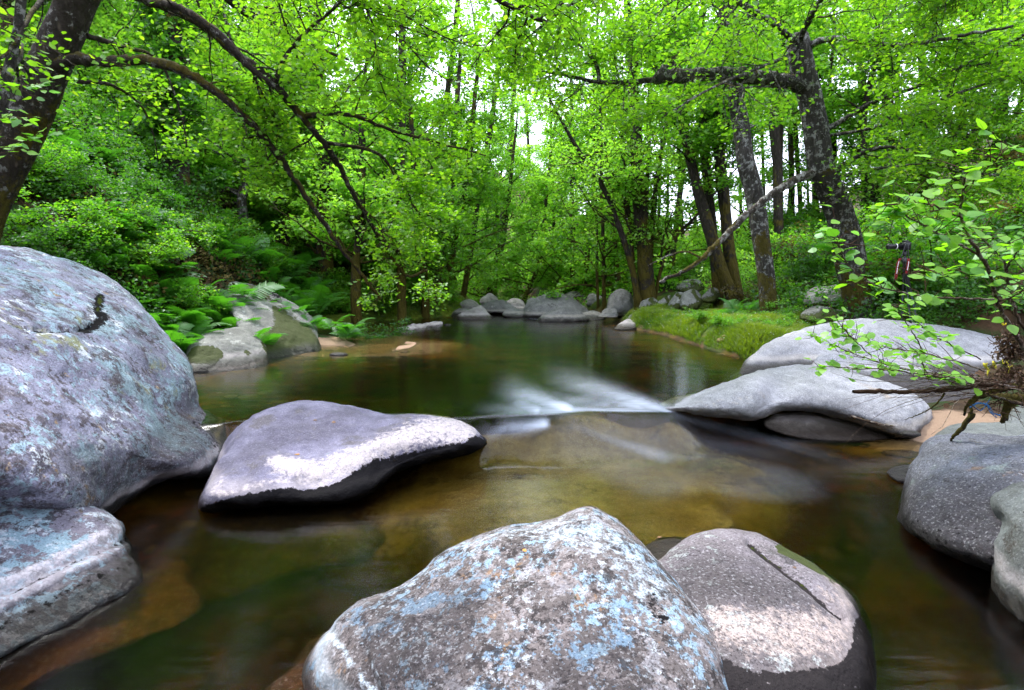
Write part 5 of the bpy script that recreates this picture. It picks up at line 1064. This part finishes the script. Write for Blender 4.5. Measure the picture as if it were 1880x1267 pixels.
for i in range(90):
    c = P(r.normal(1845, 34), r.normal(722, 14), r.uniform(3.55, 3.9)); q = path(np.array(c), r.normal(0, 1, 3) * [1, .6, .35], r.uniform(.08, .35), 4, .25, -.03, r); tube(g, q, np.linspace(.0035, .001, 5), 3, cap=False)
put('fine_twigs', g.me('twigs', o), TWIGD, t_, local=True)['kind'] = 'stuff'
g = Geo()
for i in range(38):
    a = np.array(P(1800 + r.normal(0, 45), 705 + r.normal(0, 10), r.uniform(3.6, 3.8))); q = path(a, np.array([-1, r.normal(0, .2), r.normal(.0, .16)]), r.uniform(.3, 1.0), 6, .10, 0, r); tube(g, q, np.linspace(.003, .001, 7), 3, cap=False)
put('long_twigs', g.me('twigs', o), TWIG, t_, local=True)['kind'] = 'stuff'
def clump(name, label, cat, cpt, sx, sz, n, seed):
    rr = np.random.default_rng(seed); c = np.array(P(*cpt)); g = Geo()
    for i in range(n):
        p0 = rr.normal(0, 1, 3) * [sx, sx, sz]; q = path(p0, rr.normal(0, 1, 3), rr.uniform(.03, .10), 3, .5, 0, rr); tube(g, q, np.linspace(.0028, .001, 4), 3, cap=False)
    root = thing(name, label, cat, tuple(c)); put('fine_twigs', g.me('twigs', (0, 0, 0)), TWIGD, root, local=True)['kind'] = 'stuff'
    g = Geo(); leaves(g, rr.normal(0, 1, (n, 3)) * [sx, sx, sz], .03, 1.2, False, rr); put('dead_leaves', g.me('litter', smooth=False), DEADL, root, local=True)['kind'] = 'stuff'
    return root
DEADL = leaf_mat('dead_leaf', (.05, .03, .018), (.16, .10, .06), yel=(.25, .18, .12), tr=.15, trans=1.)
clump('flood_debris', 'nest like ball of flood debris stuck on the sapling stem', 'debris', (1852, 640, 3.3), .035, .055, 200, 3)
clump('flood_debris', 'lower dark wad of flood debris hanging under the ball on the sapling', 'debris', (1862, 690, 3.5), .05, .03, 120, 4)
for lab, pts, a, b, mt in (('reddish bare stick jutting left out of the driftwood across the long boulder', [(1568, 718, 3.7), (1640, 720, 3.7), (1720, 716, 3.7), (1800, 708, 3.7), (1905, 690, 3.7)], .012, .020, TWIGD),
                           ('pale straight stick slanting out of the driftwood to the right edge', [(1808, 722, 3.6), (1850, 733, 3.55), (1915, 752, 3.5)], .008, .012, TWIG),
                           ('dark forked stick hanging from the reddish stick over the sand', [(1735, 722, 3.7), (1715, 745, 3.75), (1690, 760, 3.85), (1662, 770, 3.95)], .006, .002, BARKD),
                           ('thin straw coloured stick lying in the gap under the long boulder', [(1562, 764, 5.3), (1600, 775, 5.25), (1642, 783, 5.2)], .010, .008, TWIG)):
    g = Geo(); p = catmull(PP(pts), 9); tube(g, p + r.normal(0, a * .25, p.shape), np.linspace(a, b, len(p)), 8, knob=.15); tag(put('dead_stick', g.me('stick'), mt, loc=tuple(p[0])), lab, 'stick')
    # mesh was built in world space
def cloth(name, label, cat, pts, wd, col, seed):
    rr = np.random.default_rng(seed); mm = M_(name); mt = mm.pbr(col, .5); g = Geo(); root = None; c = np.array(P(*pts[0][0]))
    root = thing(name, label, cat, tuple(c))
    for pl in pts:
        p = catmull(PP(pl), 6); n = len(p); w_ = np.array([.3, .2, 1.]) * wd * rr.uniform(.5, 1.2, (n, 1)); tw = np.stack([np.sin(np.arange(n)), np.cos(np.arange(n) * 1.3), np.ones(n)], -1) * w_
        g = Geo(); v = np.vstack([p, p + tw]); i = np.arange(n - 1); g.add(v, np.stack([i, i + 1, i + 1 + n, i + n], -1)); ob = put('strip', g.me('strip', c), mt, root, local=True)
        sm = ob.modifiers.new('s', 'SOLIDIFY'); sm.thickness = .001
cloth('net_scrap', 'torn blue plastic net scraps hanging from the driftwood', 'net', [[(1780, 750, 3.6), (1795, 742, 3.6), (1812, 745, 3.6), (1825, 760, 3.6), (1838, 765, 3.6)], [(1785, 745, 3.62), (1800, 755, 3.6), (1815, 738, 3.6), (1820, 728, 3.6)], [(1812, 745, 3.6), (1818, 758, 3.6), (1830, 768, 3.6)]], .012, (.02, .12, .30), 1)
cloth('yellow_rag', 'yellow plastic rag caught under the ball of debris', 'rag', [[(1805, 672, 3.45), (1815, 682, 3.45), (1812, 692, 3.45)], [(1840, 668, 3.45), (1855, 676, 3.4), (1850, 686, 3.4)], [(1822, 670, 3.45), (1830, 680, 3.45)]], .03, (.55, .50, .02), 2)
cloth('yellow_tape', 'yellow tape tied round the sapling stem', 'tape', [[(1838, 596, 2.97), (1843, 598, 2.95), (1848, 596, 2.97)], [(1855, 602, 3.02), (1862, 606, 3.0), (1866, 603, 3.02)]], .012, (.75, .55, .02), 3)

# ------------------------------------------------------------------ camera on a tripod behind the domed boulder
BLK = M_('black_metal').pbr((.012, .012, .014), .35, spec=.5); SIL = M_('leg_silver').pbr((.10, .12, .16), .3, metal=.7); REDM = M_('red_webbing').pbr((.22, .012, .015), .8); WHT = M_('white_print').pbr((.8, .8, .8), .5)
D = 8.15; hub = np.array(P(1660, 478, D)); tr_ = thing('tripod', 'black tripod standing on the domed boulder behind the sapling leaves', 'tripod', tuple(P(1672, 597, D)))
to = np.array(P(1672, 597, D))
for ft in ((1686, 599, D - .08), (1672, 594, D + .15), (1655, 602, D + .55)):
    f_ = np.array(P(*ft)); v = f_ - hub
    g = Geo(); tube(g, np.array([hub, hub + v * .45]), [.016, .015], 10); ob = put('leg', g.me('leg', to), BLK, tr_, local=True)
    for nm, a, b, rad, mt in (('leg_section', .45, .72, .012, SIL), ('leg_section', .72, .97, .009, SIL), ('leg_lock', .44, .475, .019, BLK), ('leg_lock', .71, .74, .015, BLK), ('foot', .965, 1., .017, BLK)):
        g = Geo(); tube(g, np.array([hub + v * a, hub + v * b]), [rad, rad], 10); put(nm, g.me(nm, to), mt, ob, local=True)
for nm, a, b, rad in (('centre_column', -.12, .10, .014), ('hub', -.03, .03, .035), ('ball_head', .07, .13, .028), ('pan_handle', 0, 0, 0)):
    g = Geo()
    if rad: tube(g, np.array([hub + [0, 0, a], hub + [0, 0, b]]), [rad, rad], 12)
    else: tube(g, np.array([hub + [0, 0, .08], hub + [.06, .03, .02], hub + [.09, .05, -.08]]), [.009, .008, .012], 8)
    put(nm, g.me(nm, to), BLK, tr_, local=True)
def boxg(g, c, s, bev=.006):
    x, y, z = s; pr = [(-x, -z + bev), (-x + bev, -z), (x - bev, -z), (x, -z + bev), (x, z - bev), (x - bev, z), (-x + bev, z), (-x, z - bev)]
    ys = [-y, -y + bev, y - bev, y]; k = [(1 - bev / x), 1, 1, (1 - bev / x)]
    v = np.array([[px_ * kk + c[0], yy + c[1], pz * kk + c[2]] for yy, kk in zip(ys, k) for px_, pz in pr]); q = [[8 * i + j, 8 * i + (j + 1) % 8, 8 * i + 8 + (j + 1) % 8, 8 * i + 8 + j] for i in range(3) for j in range(8)]
    q += [[0, 3, 2, 1], [0, 5, 4, 3], [0, 7, 6, 5], [24, 25, 26, 27], [24, 27, 28, 29], [24, 29, 30, 31]]
    g.add(v, q)
pc = hub + np.array([.0, 0, .20]); ca = thing('photo_camera', 'black camera with long lens pointing left, mounted on the tripod', 'camera', tuple(pc))
g = Geo(); boxg(g, (0, 0, 0), (.045, .07, .055), .010); put('body', g.me('body'), BLK, ca, local=True)
g = Geo(); boxg(g, (-.005, 0, .065), (.03, .03, .018), .006); put('viewfinder_hump', g.me('hump'), BLK, ca, local=True)
g = Geo(); boxg(g, (-.005, -.055, .06), (.022, .013, .008), .003); put('dial', g.me('dial'), BLK, ca, local=True)
g = Geo(); tube(g, np.array([[-.04, 0, -.005], [-.08, 0, -.005], [-.082, 0, -.005], [-.20, 0, -.005], [-.25, 0, -.005]]), [.034, .034, .038, .038, .045], 20); put('lens', g.me('lens'), BLK, ca, local=True)
g = Geo(); tube(g, np.array([[-.128, 0, -.005], [-.138, 0, -.005]]), [.0400, .0400], 20); put('lens_ring', g.me('ring'), WHT, ca, local=True)
for x0, x1, z1, yy in ((-.045, -.145, -.47, -.075), (-.02, -.005, -.40, -.08)):
    p = catmull([(x0, yy, .03), ((x0 + x1) / 2, yy - .02, -.12), (x1, yy - .02, -.24), (x1 - .01, yy - .01, z1)], 6); n = len(p); wv_ = np.array([.019, 0, 0])
    for nm, sl, mt in (('strap', slice(0, n // 2 + 1), BLK), ('strap', slice(n // 2, n), REDM)):
        q_ = p[sl]; k = len(q_); g = Geo(); g.add(np.vstack([q_ - wv_ * (.4 if mt is BLK else 1), q_ + wv_ * (.4 if mt is BLK else 1)]), [[i, i + 1, i + 1 + k, i + k] for i in range(k - 1)]); ob = put(nm, g.me('strap'), mt, ca, local=True)
        ob.modifiers.new('s', 'SOLIDIFY').thickness = .003
    q_ = p[n // 2 + 2:n - 2] + np.array([0, -.004, 0]); k = len(q_); g = Geo(); g.add(np.vstack([q_ - wv_ * .25, q_ + wv_ * .25]), [[i, i + 1, i + 1 + k, i + k] for i in range(k - 1)]); put('strap_print', g.me('print'), WHT, ob, local=True)

# ------------------------------------------------------------------ pebble bar in the pool
r = np.random.default_rng(12); g = Geo()
import bmesh
bm = bmesh.new(); bmesh.ops.create_icosphere(bm, subdivisions=2, radius=1); iv = np.array([v.co[:] for v in bm.verts]); it = np.array([[v.index for v in f.verts] for f in bm.faces]); bm.free()
for i in range(75):
    f = r.uniform(); px_ = 738 + 72 * f + r.normal(0, 4); py_ = 606 - 14 * f + r.normal(0, 1.5); c = G(px_, py_, .01); s_ = r.uniform(.03, .10) * np.array([r.uniform(.8, 1.5), r.uniform(.8, 1.4), r.uniform(.4, .7)])
    v = iv * s_ * (1 + .18 * vnoise(iv * 1.6 + i, i)[:, None]) + c; g.add(v, t=it)
gc = Geo(); rc = np.random.default_rng(77)
for i in range(520):                                       # cobbles on the bed
    x_ = rc.uniform(-3.2, 4.2); y_ = rc.uniform(1.2, 9.5); s_ = rc.uniform(.02, .085) * (1.6 if rc.uniform() < .12 else 1) * np.array([rc.uniform(.8, 1.5), rc.uniform(.8, 1.4), rc.uniform(.35, .7)])
    v = iv * s_ * (1 + .2 * vnoise(iv * 1.6 + i, i)[:, None]) + np.array([x_, y_, gz(x_, y_)]); gc.add(v, t=it)
tag(put('bed_pebbles', gc.me('bed_pebbles'), rock_mat('bed_pebble', (.10, .055, .02), (.34, .24, .12), wet=False, seed=43)), None, None, kind='stuff')
tag(put('pebbles', g.me('pebbles'), rock_mat('pebble', (.50, .45, .42), (.70, .64, .61), wet=False, seed=41)), None, None, kind='stuff')
for px_, py_, s_, lab in ((622, 652, .10, 'small dark stone at the edge of the sand bar'), (822, 597, .07, 'tiny pale stone just right of the pebble bar'), (1672, 797, .05, 'small stone on the wet sand right of the long boulder')):
    c = G(px_, py_, .0); v = iv * np.array([1.5, 1, .5]) * s_ * (1 + .18 * vnoise(iv * 1.6, 3)[:, None]); g = Geo(); g.add(v, t=it); tag(put('small_stone', g.me('stone'), FARR, loc=tuple(c), local=True), lab, 'stone')

# ------------------------------------------------------------------ labels of look-alikes: say what each stands next to
LAND = [(180, 470, 'the crest of the lilac boulder'), (330, 560, 'the shoulder of the lilac boulder'), (420, 600, 'the domed mossy cheeked stone'), (500, 560, 'the sloping mossy boulder'), (650, 610, 'the sand bar'), (320, 320, 'the ivy clad trunk'),
        (30, 380, 'the massive leaning trunk'), (200, 200, 'the curved lower limb'), (450, 110, 'the long upper limb'), (590, 400, 'the drooping limb'), (700, 540, 'the bare limb tip'), (745, 500, 'the forked limb tip'), (735, 300, 'the dark upright trunk'),
        (660, 430, 'the short thick trunk'), (780, 600, 'the pebble bar'), (840, 560, 'the grassy left tip'), (860, 580, 'the triangular boulder'), (1010, 550, 'the big block boulder'), (1060, 540, 'the pale pinkish boulder'), (1140, 545, 'the tall rounded boulder'),
        (1180, 400, 'the many stemmed tree'), (1080, 420, 'the two slender poles'), (1270, 545, 'the row of mossy stones'), (1300, 380, 'the twin mossy trunks'), (1390, 380, 'the thick brown trunk'), (1440, 380, 'the first skyline trunk'), (1465, 400, 'the thin skyline trunks'),
        (1340, 600, 'the grassy bank'), (1520, 545, 'the square mossy rock'), (1540, 440, 'the grey lichened tree'), (1290, 140, 'the broken limb'), (1330, 430, 'the long dead branch'), (1620, 300, 'the side limbs of the grey tree'), (1660, 470, 'the camera on its tripod'),
        (1750, 160, 'the rising upper right limb'), (1700, 600, 'the domed boulder'), (1780, 420, 'the sapling'), (1850, 640, 'the ball of debris'), (950, 300, 'the bright gap over the river'), (950, 450, 'the head of the valley'), (1100, 150, 'the far end of the broken limb')]
by = {}
for o in list(C.objects):
    if o.parent is None and o.get('group') and o.get('category') in ('tree', 'bush', 'fern'):
        hgt = {'tree': 4., 'bush': .5, 'fern': .35}[o['category']] * o.scale[0] / (1 if o['category'] == 'tree' else 1)
        qx, qy, qd = proj(np.array([list(o.location + Vector((0, 0, hgt)))])); qx, qy, qd = qx[0], qy[0], qd[0]
        by.setdefault(o['group'], []).append((o, qx, qy, qd))
seen = {}
for grp, L_ in by.items():
    L_.sort(key=lambda t: t[3])
    for o, qx, qy, qd in L_:
        cand = sorted(LAND, key=lambda l: (l[0] - qx) ** 2 + (l[1] - qy) ** 2)[:22]; done = False
        ds = [t[3] for t in L_]; base = o['label'].split(' of the ')[0].split(' on the ')[0].split(' in the ')[0].split(' hanging ')[0].split(' beside ')[0].split(' behind ')[0].split(' along ')[0].split(' among ')[0].split(' under ')[0].split(' closing ')[0].split(' high ')[0].split(' higher ')[0].split(' up ')[0]
        for sz in ('', 'farther ', 'smaller farther '):
            for lx, ly, nm in cand:
                dx, dy = qx - lx, qy - ly
                rel = ('left of' if dx < 0 else 'right of') if abs(dx) > abs(dy) else ('above' if dy < 0 else 'below')
                if np.hypot(dx, dy) < 28: rel = 'close to'
                t = f'{sz}{base} {rel} {nm}'
                if t not in seen and len(t.split()) <= 15: seen[t] = 1; o['label'] = t; done = True; break
            if done: break

# ------------------------------------------------------------------ fallen leaves lying on the rocks
bpy.context.view_layer.update(); dg = bpy.context.evaluated_depsgraph_get()
fallen = [leaf_blade('fallen_leaf', 20 + i, .7) for i in range(2)]
for f_, c_ in zip(fallen, ((.45, .20, .03), (.16, .08, .04))): f_.materials.append(M_('fallen_leaf').pbr(c_, .6))
for px_, py_, sz, k, lab in ((548, 836, .05, 0, 'orange fallen leaf on the white stripe of the violet boulder'), (848, 822, .035, 0, 'small orange leaf at the right tip of the violet boulder'), (575, 772, .03, 1, 'brown leaf scrap on the top of the violet boulder'),
        (610, 775, .035, 1, 'thin brown scrap further right on the violet boulder'), (1215, 987, .03, 1, 'brown scrap on top of the small tawny stone'), (452, 535, .06, 1, 'brown fallen leaf on the litter covered rock'),
        (478, 540, .06, 1, 'second brown leaf on the litter covered rock'), (1460, 1045, .02, 1, 'tiny brown scrap on the pinkish boulder'), (1730, 745, .05, 1, 'brown leaf lying on the sand by the reddish stick'), (960, 1010, .02, 0, 'tiny orange scrap on the lichen boulder')):
    dr = ray(px_, py_); hit, loc_, nrm_, idx, ob_, mt_ = S.ray_cast(dg, Vector((0, 0, CAMH)), Vector(dr).normalized())
    if hit and nrm_.z > .1:
        o = bpy.data.objects.new('fallen_leaf', fallen[k]); C.objects.link(o); o.location = loc_ + nrm_ * .004; o.rotation_euler = nrm_.to_track_quat('Z', 'Y').to_euler(); o.scale = (sz,) * 3; tag(o, lab, 'leaf')
